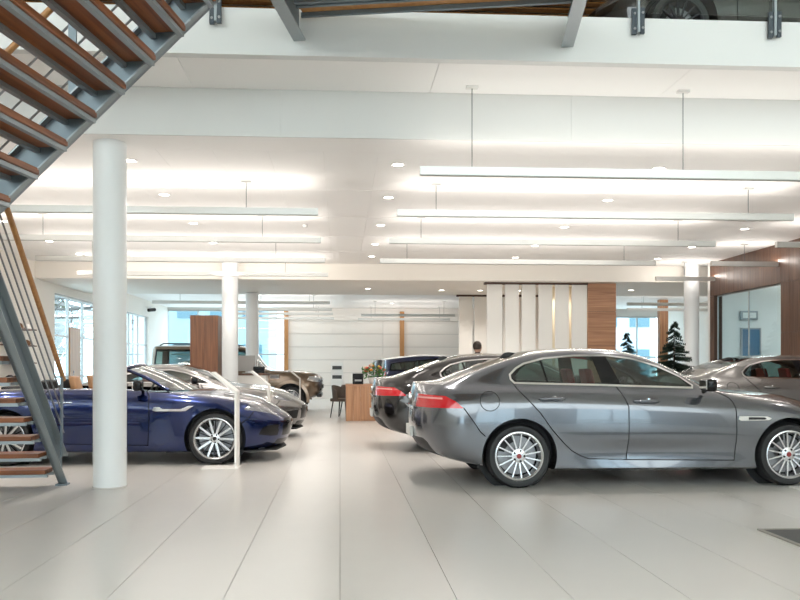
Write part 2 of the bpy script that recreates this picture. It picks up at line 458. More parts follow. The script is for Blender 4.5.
WHEELS = {}
def wheel_meshes(key, R, rim, wd, nsp, style):
    """axis along local Y, outer face towards -Y"""
    if key in WHEELS: return WHEELS[key]
    h = wd / 2; s = R - rim
    prof = [(rim - .012, -h + .03), (rim, -h + .012), (rim + s * .25, -h), (rim + s * .7, -h + .004), (R - .018, -h + .022), (R - .004, -h + .045), (R, -h + .07), (R, h - .07), (R - .004, h - .045), (R - .018, h - .022), (rim + s * .5, h), (rim, h - .012), (rim - .012, h - .03)]
    ty = MB().lathe(prof, 48, 'Y', closed=True)
    tyre = ty.mesh('tyre', smooth=35)
    rm = MB()
    rm.lathe([(rim - .014, -h + .035), (rim + .004, -h + .008), (rim + .006, -h + .002), (rim - .006, -h - .001), (rim - .018, -h + .008), (rim - .028, -h + .03), (rim - .03, h - .03), (rim - .014, h - .03)], 48, 'Y', closed=True)
    y0, y1 = -h + .012, -h + .045
    def spoke(th, w0, w1, r0, r1, dy0=.0, dy1=.0, mb=rm):
        c, sn = math.cos(th), math.sin(th)
        def P(r, wv, y): return (c * r - sn * wv, y, sn * r + c * wv)
        mb.add([P(r0, -w0, y0 + dy0), P(r0, w0, y0 + dy0), P(r1, w1, y0 + dy1), P(r1, -w1, y0 + dy1), P(r0, -w0 * 1.2, y1 + dy0), P(r0, w0 * 1.2, y1 + dy0), P(r1, w1 * 1.2, y1 + dy1), P(r1, -w1 * 1.2, y1 + dy1)],
               [(0, 1, 2, 3), (7, 6, 5, 4), (1, 0, 4, 5), (2, 1, 5, 6), (3, 2, 6, 7), (0, 3, 7, 4)])
    dark = None
    if style == 'multi':
        for k in range(nsp): spoke(2 * math.pi * (k + .5) / nsp, .0085, .0065, .055, rim - .012, .014, -.004)
        hubr = .075
    elif style == 'dark':
        dark = MB()
        for k in range(nsp):
            th = 2 * math.pi * (k + .25) / nsp
            spoke(th, .015, .012, .05, rim - .012, .012, -.004)
            spoke(th + math.pi / nsp, .008, .006, .055, rim - .014, .022, .010, dark)
        dark.lathe([(rim - .02, -h + .05), (rim - .031, -h + .04), (rim - .031, h - .05), (rim - .02, h - .05)], 40, 'Y', closed=True)
        hubr = .066
    else:
        for k in range(nsp): spoke(2 * math.pi * (k + .5) / nsp, .03, .022, .055, rim - .012, .010, -.004)
        hubr = .085
    rm.lathe([(0, y0 + .006), (hubr * .62, y0 + .006), (hubr, y0 + .014), (hubr, y1 + .02), (0, y1 + .02)], 24, 'Y')
    nrim = len(rm.f)
    for k in range(5):
        th = 2 * math.pi * k / 5 + .3
        rm.lathe([(.011, y0 + .004), (.011, y0 + .012)], 8, 'Y', origin=(math.sin(th) * hubr * .74, 0, math.cos(th) * hubr * .74))
    cap = MB().lathe([(0, y0 - .001), (.02, y0), (.026, y0 + .004), (.026, y0 + .012), (0, y0 + .012)], 16, 'Y')
    dsc = MB().lathe([(.06, .01), (rim - .045, .01), (rim - .045, .03), (.06, .03)], 32, 'Y', closed=True)
    cal = MB()
    c0 = [(math.cos(t) * rr, -.025, math.sin(t) * rr) for rr, tt in ((rim - .04, (-.5, -.25, 0, .25, .5)), (rim - .10, (.5, .25, 0, -.25, -.5))) for t in [x + 2.4 for x in tt]]
    cal.prism(c0, (0, .07, 0))
    rmm = rm.mesh('rim', smooth=30); rmm.materials.append(M['rim']); rmm.materials.append(M['rimdark'])
    for i_, pl in enumerate(rmm.polygons):
        if i_ >= nrim: pl.material_index = 1
    WHEELS[key] = dict(tyre=tyre, rim=rmm, cap=cap.mesh('centre_cap', smooth=30),
                       disc=dsc.mesh('brake_disc', smooth=30), cal=cal.mesh('brake_caliper'), dark=dark.mesh('rim_backing', smooth=30) if dark else None)
    return WHEELS[key]

def add_wheels(root, spec):
    W = wheel_meshes(*spec['wheel'])
    for (wx, wz, r) in spec['arches']:
        for sd in (-1, 1):
            rot = 0 if sd < 0 else math.pi
            t = link('tyre', W['tyre'], M['rubber'], root, (wx, sd * (spec['W'] - spec['wheel'][3] / 2 - spec.get('inset', .035)), spec['wheel'][1]))
            t.rotation_euler = (0, 0.2 if wx > 1 else 0, rot)
            link('rim', W['rim'], None, t)
            if W['dark']: link('rim_backing', W['dark'], M['rimdark'], t)
            link('centre_cap', W['cap'], M['redc'] if spec.get('redcap') else M['black'], t)
            link('brake_disc', W['disc'], M['disc'], t); link('brake_caliper', W['cal'], M['black'], t)

SEATS = {}
def seat_meshes():
    if SEATS: return SEATS
    b = MB(); b.box(-.25, .25, -.25, .25, 0, .16); SEATS['cushion'] = b.mesh('seat_cushion', .05, 40, 3)
    b = MB(); b.prism([(-.16, -.25, .10), (-.02, -.25, .10), (-.22, -.25, .66), (-.33, -.25, .66)], (0, .5, 0)); SEATS['backrest'] = b.mesh('seat_backrest', .045, 40, 3)
    b = MB(); b.prism([(-.30, -.13, .68), (-.21, -.13, .68), (-.26, -.13, .87), (-.34, -.13, .87)], (0, .26, 0)); SEATS['headrest'] = b.mesh('headrest', .03, 40, 3)
    return SEATS

def add_seat(root, x, y, z, mat, head=True, w=1.0, scale=1.0):
    S = seat_meshes(); c = link('seat', S['cushion'], mat, root, (x, y, z)); c.scale = (scale, w * scale, scale)
    for k in ('backrest', 'headrest'):
        if k == 'headrest' and not head: continue
        link(k, S[k], mat, c)

def cabin(root, spec):
    x0, x1, yh, z0, z1 = spec['tub']
    t = MB()
    t.box(x0, x1, -yh, yh, z0, z0 + .03)
    t.box(x0, x1, -yh, -yh + .03, z0, z1); t.box(x0, x1, yh - .03, yh, z0, z1)
    t.box(x0, x0 + .03, -yh, yh, z0, z1); t.box(x1 - .03, x1, -yh, yh, z0, z1)
    t.build('cabin_tub', M['cabin'], root)
    d = MB(); dx, dz = spec['dash']
    d.prism([(dx - .30, -yh + .02, dz - .28), (dx - .34, -yh + .02, dz - .03), (dx - .2, -yh + .02, dz), (dx + .12, -yh + .02, dz - .02), (dx + .12, -yh + .02, dz - .28)], (0, 2 * yh - .04, 0))
    d.build('dashboard', M['cabin'], root, .015, 40)
    s = MB(); sx = dx - .46; n = 24; side = spec.get('drive', 1)
    pts = [(sx + .18 * math.sin(2 * math.pi * k / n) * .35, side * .36 + .18 * math.cos(2 * math.pi * k / n), dz - .06 + .18 * math.sin(2 * math.pi * k / n)) for k in range(n + 1)]
    s.tube(pts, .016, 8); s.tube([(sx, side * .36, dz - .06), (sx + .25, side * .36, dz - .12)], .03, 8)
    for a in (0, math.pi, -math.pi / 2): s.tube([(sx, side * .36, dz - .06), (sx + .06 * math.sin(a), side * .36 + .17 * math.cos(a), dz - .06 + .17 * math.sin(a))], .012, 6)
    s.build('steering_wheel', M['dleather'], root, smooth=40)

def mirror_pair(root, x, y, z, mat, L=.19):
    for sd in (-1, 1):
        b = MB(); b.box(x - .045, x + .06, sd * (y + .05) if sd > 0 else -(y + .05 + L), sd * (y + .05 + L) if sd > 0 else -(y + .05), z, z + .13)
        o = b.build('door_mirror', mat, root, .035, 50, 3)
        g = MB().box(x - .055, x - .04, min(sd * (y + .065), sd * (y + .03 + L)), max(sd * (y + .065), sd * (y + .03 + L)), z + .02, z + .115); g.build('mirror_glass', M['chrome'], o, .004)
        a = MB().tube([(x + .03, sd * (y - .02), z - .01), (x + .02, sd * (y + .09), z + .03)], .022, 8); a.build('mirror_arm', M['gblack'], o, smooth=40)

def handle(root, x, ysurf, z, L=.27, mat=None):
    """door handle, both sides"""
    for sd in (-1, 1):
        b = MB(); n = 8; pts = []
        for k in range(n + 1):
            t = k / n; pts.append((x + L * (t - .5), sd * (ysurf + .012 + .026 * math.sin(math.pi * t) ** .5), z))
        b.tube(pts, [.010] + [.017] * (n - 1) + [.010], 8)
        o = b.build('door_handle', mat, root, smooth=50)
        c = MB().lathe([(0, sd * (ysurf + .004)), (.035, sd * (ysurf + .003)), (.04, sd * (ysurf - .01))], 16, 'Y', origin=(x + .03, 0, z - .012)); c.build('handle_recess', M['chrome'], o, smooth=40)

# ------------------------------------------------------------------ car designs (x forward from the rear axle, z up from the ground)
SIDE = lambda s, c: c.y > .42 and 1 <= s <= 7
def glasshouse(dlo, panes, filt):
    R = [('chrome_trim', dlo, 'side', filt), ('window_trim', shrink(dlo, .020), 'side', filt)]
    for nm, p in panes: R.append((nm, p, 'side', filt))
    return R

def saloon_spec():
    W = .93
    ends = [-.80, -.86, -.95, -1.03, -1.06, -1.05, -1.035, -1.02, -1.01, -1.01, -1.01]
    nose = [3.30, 3.42, 3.55, 3.63, 3.66, 3.645, 3.60, 3.56, 3.54, 3.53, 3.53]
    def R(k, y, z): return (ends[k], nose[k], y, z)
    rails = [
        R(0, [(0, 0)], [(-.8, .30), (-.4, .22), (0, .19), (3, .19), (3.3, .22)]),
        R(1, [(-.9, .74), (0, .80), (1.4, .82), (3, .80), (3.5, .74)], [(-.9, .33), (-.42, .235), (0, .19), (2.9, .18), (3.45, .21)]),
        R(2, [(-.95, .86), (0, .895), (1.4, .908), (3, .895), (3.5, .86)], [(-.95, .37), (-.42, .26), (0, .215), (2.9, .21), (3.5, .25)]),
        R(3, [(-1, .905), (0, .912), (1.4, .890), (2.9, .912), (3.6, .89)], [(-1, .50), (-.3, .40), (.5, .36), (2.5, .36), (3.6, .40)]),
        R(4, [(-1, .905), (0, W), (1.4, .925), (2.9, W), (3.6, .89)], [(-1, .68), (0, .62), (1.4, .58), (2.9, .58), (3.6, .56)]),
        R(5, [(-1, .88), (0, .92), (1.4, .918), (2.9, .91), (3.6, .86)], [(-1, .86), (0, .86), (1.4, .82), (2.9, .76), (3.6, .66)]),
        R(6, [(-1, .83), (0, .865), (1.4, .865), (2.3, .86), (2.9, .84), (3.6, .78)], [(-1, .965), (0, .985), (1.4, .945), (2.3, .90), (2.9, .845), (3.6, .72)]),
        R(7, [(-1, .74), (-.5, .76), (0, .79), (1.4, .80), (2.0, .785), (2.9, .72), (3.6, .68)], [(-1, 1.035), (-.4, 1.06), (0, 1.058), (1.4, 1.02), (1.95, .995), (2.3, .955), (2.9, .89), (3.3, .82), (3.55, .75)]),
        R(8, [(-1, .60), (-.6, .62), (-.2, .62), (.2, .58), (.8, .57), (1.3, .60), (1.9, .68), (2.15, .66), (2.9, .54), (3.55, .50)],
          [(-1, 1.068), (-.72, 1.095), (-.42, 1.20), (-.05, 1.325), (.3, 1.395), (.7, 1.42), (1.0, 1.415), (1.3, 1.37), (1.6, 1.26), (1.85, 1.13), (2.06, 1.03), (2.3, .985), (2.9, .935), (3.3, .86), (3.54, .775)]),
        R(9, [(-1, .32), (-.5, .34), (.3, .32), (1.3, .33), (2.1, .38), (2.9, .28), (3.55, .26)],
          [(-1, 1.08), (-.75, 1.105), (-.45, 1.20), (0, 1.355), (.3, 1.43), (.75, 1.458), (1.05, 1.452), (1.35, 1.405), (1.7, 1.28), (2.0, 1.14), (2.22, 1.04), (2.4, 1.005), (2.9, .965), (3.3, .89), (3.54, .79)]),
        R(10, [(0, 0)],
          [(-1, 1.083), (-.75, 1.108), (-.47, 1.20), (0, 1.362), (.3, 1.44), (.75, 1.468), (1.05, 1.462), (1.35, 1.418), (1.7, 1.30), (2.05, 1.15), (2.3, 1.04), (2.45, 1.01), (2.9, .972), (3.3, .895), (3.54, .795)]),
    ]
    sp = dict(W=W, rails=rails, sub=[2, 2, 3, 5, 5, 4, 4, 8, 4, 3], tailD=.62, tailP=2.6, noseD=.85, noseP=2.5,
              arches=[(0, .335, .388), (2.864, .335, .388)], wheel=('multi', .334, .246, .225, 15, 'multi'), redcap=True,
              tub=(-.35, 2.25, .70, .24, .92), dash=(1.95, 1.0))
    dlo = [(-.03, 1.075), (-.07, 1.12), (-.075, 1.175), (0, 1.245), (.09, 1.295), (.31, 1.352), (.64, 1.382), (.98, 1.386), (1.26, 1.352), (1.54, 1.268), (1.77, 1.158), (1.90, 1.06), (1.88, 1.022), (.9, 1.052)]
    q = [(.005, 1.10), (-.02, 1.15), (.06, 1.235), (.14, 1.285), (.265, 1.318), (.315, 1.092)]
    rp = [(.335, 1.092), (.29, 1.325), (.5, 1.352), (.83, 1.362), (.90, 1.076)]
    fp = [(1.10, 1.067), (.985, 1.362), (1.24, 1.332), (1.52, 1.25), (1.74, 1.145), (1.83, 1.06), (1.83, 1.044)]
    rdoor = [(-.07, 1.17), (-.01, 1.02), (.21, .78), (.45, .475), (.63, .34), (.72, .305), (1.115, .293), (1.135, .50), (1.135, .84), (1.045, 1.05), (.9, 1.3), (.3, 1.3)]
    fdoor = [(1.045, 1.05), (1.135, .84), (1.135, .50), (1.115, .293), (2.26, .28), (2.275, .50), (2.275, .81), (2.23, .93), (2.09, 1.01), (1.9, 1.05), (1.5, 1.2), (1.2, 1.25)]
    below = lambda s, c: c.y > .5 and 1 <= s <= 7
    R = [('rear_door', rdoor, 'side', below), ('front_door', fdoor, 'side', below)]
    for pl in ([(-.075, 1.17), (-.01, 1.02), (.21, .78), (.33, .61), (.45, .475), (.54, .39), (.63, .34), (.72, .305), (1.115, .293), (2.26, .28)],
               [(1.045, 1.05), (1.10, .94), (1.135, .84), (1.135, .50), (1.115, .293)], [(2.09, 1.005), (2.17, .97), (2.23, .93), (2.26, .88), (2.275, .81), (2.275, .50), (2.26, .28)],
               [(-.575, .83), (-.47, .68), (-.41, .59), (-.36, .545)]):
        for qd in strip(pl, .011): R.append(('panel_gap', qd, 'side', below))
    for qd in strip(circ(-.307, .90, .10, 24) + [circ(-.307, .90, .10, 24)[0]], .007): R.append(('fuel_ring', qd, 'side', below))
    R += glasshouse(dlo, [('quarter_window', q), ('rear_door_window', rp), ('front_door_window', fp)], lambda s, c: c.y > .45 and 6 <= s <= 7)
    up = lambda s, c: s >= 8
    R += [('windscreen', [(1.43, -.1), (2.28, -.1), (2.22, .3), (2.06, .56), (1.98, .62), (1.38, .53)], 'top', up), ('rear_window', [(-.43, -.1), (.25, -.1), (.22, .50), (-.05, .545), (-.38, .57)], 'top', up)]
    R += [('tail_light', [(-.575, .828), (-.65, .895), (-.75, .95), (-1.3, .982), (-1.3, .825)], 'side', lambda s, c: c.x < -.5 and c.y > .40 and 3 <= s <= 7)]
    R += [('tail_light_bar', [(-.78, .915), (-.78, .933), (-1.3, .945), (-1.3, .93)], 'side', lambda s, c: c.x < -.5 and c.y > .42 and 3 <= s <= 7)]
    R += [('rear_diffuser', [(-.1, .2), (.68, .2), (.62, .46), (.55, .50), (-.1, .50)], 'end', lambda s, c: c.x < -.6 and 1 <= s <= 4)]
    R += [('headlight', [(3.02, .73), (3.2, .665), (3.8, .60), (3.8, .70), (3.35, .79), (3.08, .80)], 'side', lambda s, c: c.x > 2.9 and c.y > .40 and 3 <= s <= 7)]
    R += [('grille', [(-.1, .42), (.36, .42), (.40, .66), (-.1, .70)], 'end', lambda s, c: c.x > 3.2 and 1 <= s <= 8), ('lower_intake', [(-.1, .24), (.75, .24), (.72, .36), (-.1, .36)], 'end', lambda s, c: c.x > 3.2 and 1 <= s <= 5)]
    for ax, az, r in sp['arches']: R.append(('delete', circ(ax, az, r, 40), 'side', lambda s, c: c.y > .55 and s <= 6))
    sp['regions'] = R
    return sp

CLS = {  # class: (mode, material key)
    'body': ('both', 'PAINT'), 'underbody': ('both', 'black'), 'liner0': ('pair', 'black'), 'liner1': ('pair', 'black'), 'fuel_ring': ('one', 'seam'),
    'chrome_trim': ('pair', 'chrome'), 'window_trim': ('pair', 'gblack'), 'quarter_window': ('pair', 'carglass'), 'rear_door_window': ('pair', 'carglass'), 'front_door_window': ('pair', 'carglass'),
    'side_window': ('pair', 'carglass'), 'windscreen': ('both', 'carglass'), 'rear_window': ('both', 'carglass'), 'tail_light': ('pair', 'red'), 'tail_light_bar': ('pair', 'bar'), 'rear_diffuser': ('both', 'black'),
    'headlight': ('pair', 'hlamp'), 'headlight_clear': ('pair', 'rim'), 'grille': ('both', 'gblack'), 'lower_intake': ('both', 'gblack'), 'side_intake': ('pair', 'gblack'), 'rear_door': ('pair', 'PAINT'), 'front_door': ('pair', 'PAINT'), 'roof_panel': ('both', 'ROOF'), 'lower_cladding': ('both', 'black'), 'arch_flare': ('pair', 'PAINT')}

def make_car(name, spec, ns, paint_mat, label, cat, group=None, roof=None):
    root = thing(name, label, cat, group=group)
    parts = body_parts(spec, ns)
    gaps = parts.pop('panel_gap', None)
    for nm, part in parts.items():
        mode, mk_ = CLS[nm]
        mat = paint_mat if mk_ == 'PAINT' else (roof if mk_ == 'ROOF' else M[mk_])
        if nm == 'body':      # panel gaps stay in the body shell, as dark recessed lines
            V, F = part; o_ = len(V); n0 = len(F)
            bd = both('body', (V + [(x, y - .004, z) for x, y, z in gaps[0]], F + [[i + o_ for i in f] for f in gaps[1]]), [mat, M['seam']], root)
            tot = len(bd.data.polygons)
            nf = n0 + len(gaps[1])
            for i_, pl in enumerate(bd.data.polygons):
                if i_ % nf >= n0: pl.material_index = 1
        elif mode == 'both': both(nm, part, mat, root)
        elif mode == 'one': mk('fuel_cap_ring', *half_mesh(nm, part, -1), mat, root)
        else: pair('wheel_arch_liner' if nm.startswith('liner') else nm.replace('_clear', ''), part, mat, root)
    add_wheels(root, spec)
    # wheel wells behind the tyres
    for (ax, az, r) in spec['arches']:
        for sd in (-1, 1):
            b = MB(); yy = sd * (spec['W'] - .27)
            b.lathe([(r + .01, yy), (0, yy + .001)], 28, 'Y', origin=(ax, 0, az)); b.build('wheel_well', M['black'], root)
    cabin(root, spec)
    return root

def finish_saloon(root, sp, paint_mat, seatmat):
    for x, hd in ((1.15, 1), (.28, 1)):
        for y in (-.36, .36): add_seat(root, x, y, .36, M['redleather'] if x > 1 else seatmat, True, 1.0 if x > 1 else 1.15, 1.0)
    for x, z in ((.34, .925), (1.33, .90)): handle(root, x, ysurf(sp, x, z), z, .27, paint_mat)
    mirror_pair(root, 1.93, .86, 1.00, M['gblack'])
    # fender vent
    for sd in (-1, 1):
        y = ysurf(sp, 2.47, .715); b = MB(); b.prism([(2.29, sd * y, .705), (2.30, sd * y, .74), (2.60, sd * y, .735), (2.65, sd * y, .715), (2.62, sd * y, .695), (2.32, sd * y, .69)], (0, sd * .012, 0)); v = b.build('fender_vent', M['chrome'], root, .004)
        b = MB(); b.prism([(2.40, sd * (y + .006), .703), (2.40, sd * (y + .006), .729), (2.57, sd * (y + .006), .727), (2.59, sd * (y + .006), .715), (2.57, sd * (y + .006), .703)], (0, sd * .009, 0)); b.build('vent_mesh', M['black'], v)
    # number plate, boot badge, exhausts, roof fin, rear chrome strip
    b = MB(); b.box(-1.070, -1.035, -.25, .25, .49, .60); b.build('number_plate', M['platew'], root, .004)
    b = MB(); b.box(-1.068, -1.045, -.42, .42, .80, .825); b.build('boot_chrome_strip', M['chrome'], root, .004)
    b = MB(); b.lathe([(0, -1.062), (.035, -1.060), (.035, -1.03)], 16, 'X', origin=(0, 0, .92)); b.build('boot_badge', M['chrome'], root)
    for sd in (-1, 1):
        b = MB(); b.box(-.42, -.40, sd * .80 - .02, sd * .80 + .02, .20, .26); b.build('mud_flap', M['black'], root)
    b = MB(); b.prism([(-.05, -.014, 1.335), (.03, -.014, 1.412), (.08, -.014, 1.420), (.20, -.014, 1.405)], (0, .028, 0)); b.build('roof_fin', M['black'], root, .006, 50)
    b = MB(); b.prism([(3.60, -.1, .52), (3.63, -.1, .52), (3.61, -.1, .6), (3.58, -.1, .6)], (0, .2, 0)); b.build('grille_badge', M['chrome'], root)

def sports_rails(coupe):
    W = .955
    ends = [-.62, -.66, -.74, -.84, -.90, -.89, -.86, -.83, -.81, -.80, -.80]
    nose = [3.22, 3.34, 3.44, 3.53, 3.56, 3.52, 3.47, 3.43, 3.40, 3.38, 3.37]
    def R(k, y, z): return (ends[k], nose[k], y, z)
    low = [
        R(0, [(0, 0)], [(-.6, .22), (0, .16), (3.2, .16)]),
        R(1, [(-.7, .72), (0, .82), (1.4, .82), (2.7, .82), (3.4, .72)], [(-.7, .27), (-.4, .2), (0, .165), (2.7, .155), (3.35, .15)]),
        R(2, [(-.7, .86), (0, .915), (1.3, .895), (2.6, .905), (3.4, .84)], [(-.75, .33), (-.4, .25), (0, .205), (2.6, .195), (3.45, .20)]),
        R(3, [(-.8, .89), (0, .945), (1.3, .905), (2.6, .93), (3.5, .84)], [(-.8, .48), (0, .40), (1.3, .36), (2.6, .38), (3.5, .36)]),
        R(4, [(-.8, .88), (0, W), (1.3, .925), (2.6, .935), (3.5, .82)], [(-.85, .66), (0, .62), (1.3, .58), (2.6, .58), (3.5, .50)]),
        R(5, [(-.8, .85), (0, .935), (1.3, .90), (2.6, .905), (3.45, .77)], [(-.85, .79), (0, .80), (1.3, .77), (2.6, .725), (3.1, .67), (3.5, .57)]),
        R(6, [(-.8, .80), (0, .865), (1.3, .835), (2.6, .82), (3.45, .70)], [(-.85, .875), (0, .915), (.6, .915), (1.3, .895), (2.1, .87), (2.6, .84), (3.1, .745), (3.45, .61)]),
        R(7, [(-.8, .70), (0, .77), (1.3, .76), (2.1, .74), (2.6, .68), (3.43, .58)], [(-.85, .905), (0, .955), (.6, .965), (1.3, .955), (2.1, .915), (2.6, .875), (3.1, .775), (3.43, .63)]),
    ]
    if coupe:
        top = [
            R(8, [(-.8, .52), (-.3, .56), (.3, .56), (1.0, .55), (1.4, .58), (2.05, .68), (2.6, .50), (3.4, .42)],
              [(-.82, .92), (-.4, .965), (0, 1.05), (.4, 1.165), (.8, 1.235), (1.2, 1.245), (1.5, 1.19), (1.8, 1.07), (2.0, .98), (2.2, .925), (2.6, .89), (3.1, .795), (3.4, .65)]),
            R(9, [(-.8, .28), (.3, .32), (1.3, .33), (2.2, .36), (2.6, .26), (3.4, .22)],
              [(-.82, .925), (-.45, .97), (0, 1.09), (.4, 1.21), (.8, 1.285), (1.2, 1.298), (1.5, 1.25), (1.85, 1.10), (2.1, .99), (2.3, .94), (2.6, .915), (3.1, .82), (3.4, .66)]),
            R(10, [(0, 0)],
              [(-.82, .926), (-.48, .972), (0, 1.10), (.4, 1.22), (.8, 1.297), (1.2, 1.31), (1.5, 1.265), (1.9, 1.10), (2.18, .985), (2.35, .95), (2.6, .925), (3.1, .83), (3.38, .665)]),
        ]
    else:
        zz = [(-.82, .92), (-.3, .965), (.3, .98), (1.3, .965), (2.1, .925)]
        top = [
            R(8, [(-.8, .52), (1.3, .60), (2.05, .64), (2.6, .50), (3.4, .42)], zz + [(2.6, .89), (3.1, .795), (3.4, .65)]),
            R(9, [(-.8, .28), (1.3, .34), (2.1, .36), (2.6, .26), (3.4, .22)], zz[:-1] + [(2.1, .935), (2.3, .935), (2.6, .915), (3.1, .82), (3.4, .66)]),
            R(10, [(0, 0)], zz[:-1] + [(2.1, .94), (2.35, .945), (2.6, .925), (3.1, .83), (3.38, .665)]),
        ]
    return W, low + top

def sports_spec(coupe):
    W, rails = sports_rails(coupe)
    sp = dict(W=W, rails=rails, sub=[2, 2, 3, 5, 5, 4, 4, 6, 4, 3], tailD=.60, tailP=2.4, noseD=1.0, noseP=2.3,
              arches=[(0, .335, .385), (2.622, .335, .385)], wheel=('dark', .335, .262, .25, 10, 'dark'), inset=.025,
              tub=(.12, 2.0, .66, .20, .80), dash=(2.0, .93))
    below = lambda s, c: c.y > .5 and 1 <= s <= 7
    fdoor = [(.50, .93), (.43, .70), (.50, .40), (.62, .28), (1.78, .25), (1.80, .60), (1.78, .88), (1.72, .935)]
    R = [('front_door', fdoor, 'side', below)]
    for pl in ([(.50, .95), (.43, .70), (.47, .5), (.55, .34), (.62, .28), (1.78, .25), (1.80, .60), (1.78, .88), (1.72, .95)],
               [(2.95, .52), (3.05, .60), (3.1, .67)]):
        for qd in strip(pl, .011): R.append(('panel_gap', qd, 'side', below))
    up = lambda s, c: s >= 8
    if coupe:
        dlo = [(.02, .985), (.10, 1.03), (.42, 1.135), (.8, 1.20), (1.18, 1.212), (1.46, 1.16), (1.76, 1.045), (1.90, .965), (1.86, .945), (.9, .972)]
        win = [(.14, 1.005), (.46, 1.112), (.8, 1.176), (1.17, 1.19), (1.44, 1.14), (1.72, 1.035), (1.80, .968), (.9, .99)]
        R += glasshouse(dlo, [('side_window', win)], lambda s, c: c.y > .45 and 6 <= s <= 7)
        R += [('windscreen', [(1.36, -.1), (2.20, -.1), (2.14, .3), (1.98, .58), (1.90, .62), (1.30, .53)], 'top', up), ('rear_window', [(-.42, -.1), (.55, -.1), (.5, .40), (-.32, .44)], 'top', up)]
    else:
        R += [('delete', [(.22, -.1), (1.88, -.1), (1.88, .45), (1.78, .64), (.34, .66), (.22, .52)], 'top', lambda s, c: s >= 7 and c.z > .8)]
    R += [('headlight', [(2.98, .70), (3.06, .79), (3.2, .80), (3.42, .69), (3.6, .56), (3.5, .55), (3.28, .64)], 'side', lambda s, c: c.x > 2.9 and c.y > .30 and 4 <= s <= 8 and c.y > .47 - (c.x - 3.1) * .1)]
    R += [('side_intake', [(3.16, .37), (3.30, .34), (3.7, .33), (3.7, .46), (3.36, .49), (3.22, .47)], 'side', lambda s, c: c.x > 3.0 and c.y > .50 and 2 <= s <= 5)]
    R += [('grille', [(-.1, .33), (.40, .33), (.44, .50), (.36, .56), (-.1, .58)], 'end', lambda s, c: c.x > 3.1 and 2 <= s <= 6), ('lower_intake', [(-.1, .20), (.5, .20), (.46, .29), (-.1, .29)], 'end', lambda s, c: c.x > 3.1 and 2 <= s <= 5)]
    R += [('tail_light', [(-.55, .76), (-.65, .83), (-1.2, .86), (-1.2, .79)], 'side', lambda s, c: c.x < -.45 and c.y > .4 and 4 <= s <= 7)]
    for ax, az, r in sp['arches']: R.append(('delete', circ(ax, az, r, 40), 'side', lambda s, c: c.y > .55 and s <= 6))
    sp['regions'] = R
    return sp

def finish_sports(root, sp, paint_mat, coupe, seatmat):
    for y in (-.37, .37): add_seat(root, .98, y, .26, seatmat, True, 1.0, 1.0)
    mirror_pair(root, 1.66, .80, .95, M['gblack'] if not coupe else M['gblack'], .17)
    for sd in (-1, 1):
        y = ysurf(sp, 1.98, .70)
        b = MB(); b.prism([(1.84, sd * y, .70), (1.86, sd * y, .74), (1.93, sd * y, .74), (1.96, sd * y, .715), (2.20, sd * y, .715), (2.30, sd * y, .755), (2.36, sd * y, .755), (2.26, sd * y, .69), (2.2, sd * y, .685), (1.88, sd * y, .685)], (0, sd * .012, 0)); b.build('fender_vent', M['chrome'], root, .003)
        b = MB(); y = ysurf(sp, .72, .80); b.box(.62, .84, min(sd * y, sd * (y + .008)), max(sd * y, sd * (y + .008)), .79, .805); b.build('door_handle', M['chrome'], root, .003)
        b = MB(); b.prism([(2.0, sd * .86, .155), (3.0, sd * .80, .15), (3.38, sd * .58, .148), (3.47, 0, .148), (3.40, 0, .148), (3.2, sd * .60, .148), (2.2, sd * .80, .15)], (0, 0, .018)); b.build('front_splitter', M['black'], root)
    for q in (-1, 1):
        b = MB()
        for k in range(4): b.box(3.40 - k * 0.0, 3.42, q * .02, q * .40, .35 + k * .05, .358 + k * .05)
        b.build('grille_bars', M['black'], root)
    b = MB(); b.lathe([(0, 3.562), (.03, 3.556), (.03, 3.53)], 16, 'X', origin=(0, 0, .46)); b.build('grille_badge', M['rimdark'], root)
    if not coupe:
        # windscreen and its frame
        n = 9; rows = 5; vs = []; fs = []
        def scr(t, q):
            bx = 2.26 - .26 * q * q; tx = 1.50 - .12 * q * q
            by, ty = .70 * q, .56 * q; bz = .945 - .0 * abs(q); tz = 1.275 - .05 * q * q
            return (bx + (tx - bx) * t, by + (ty - by) * t, bz + (tz - bz) * t + .025 * math.sin(math.pi * t))
        V = [scr(j / rows, -1 + 2 * i / (n - 1)) for j in range(rows + 1) for i in range(n)]
        F = [(j * n + i, j * n + i + 1, (j + 1) * n + i + 1, (j + 1) * n + i) for j in range(rows) for i in range(n - 1)]
        mk('windscreen', V, F, M['carglass'], root)
        b = MB(); b.tube([scr(k / 6, -1) for k in range(7)] + [scr(1, -1 + 2 * k / 10) for k in range(1, 11)] + [scr(1 - k / 6, 1) for k in range(1, 7)], .024, 8)
        b.build('windscreen_frame', paint_mat, root, smooth=50)
        for sd in (-1, 1):
            b = MB(); b.box(.30, .42, sd * .37 - .16, sd * .37 + .16, .93, 1.08); b.build('roll_hoop', M['black'], root, .04, 50, 3)
        b = MB(); b.box(-.18, .26, -.60, .60, .92, .995); b.build('folded_hood', M['black'], root, .035, 50, 3)

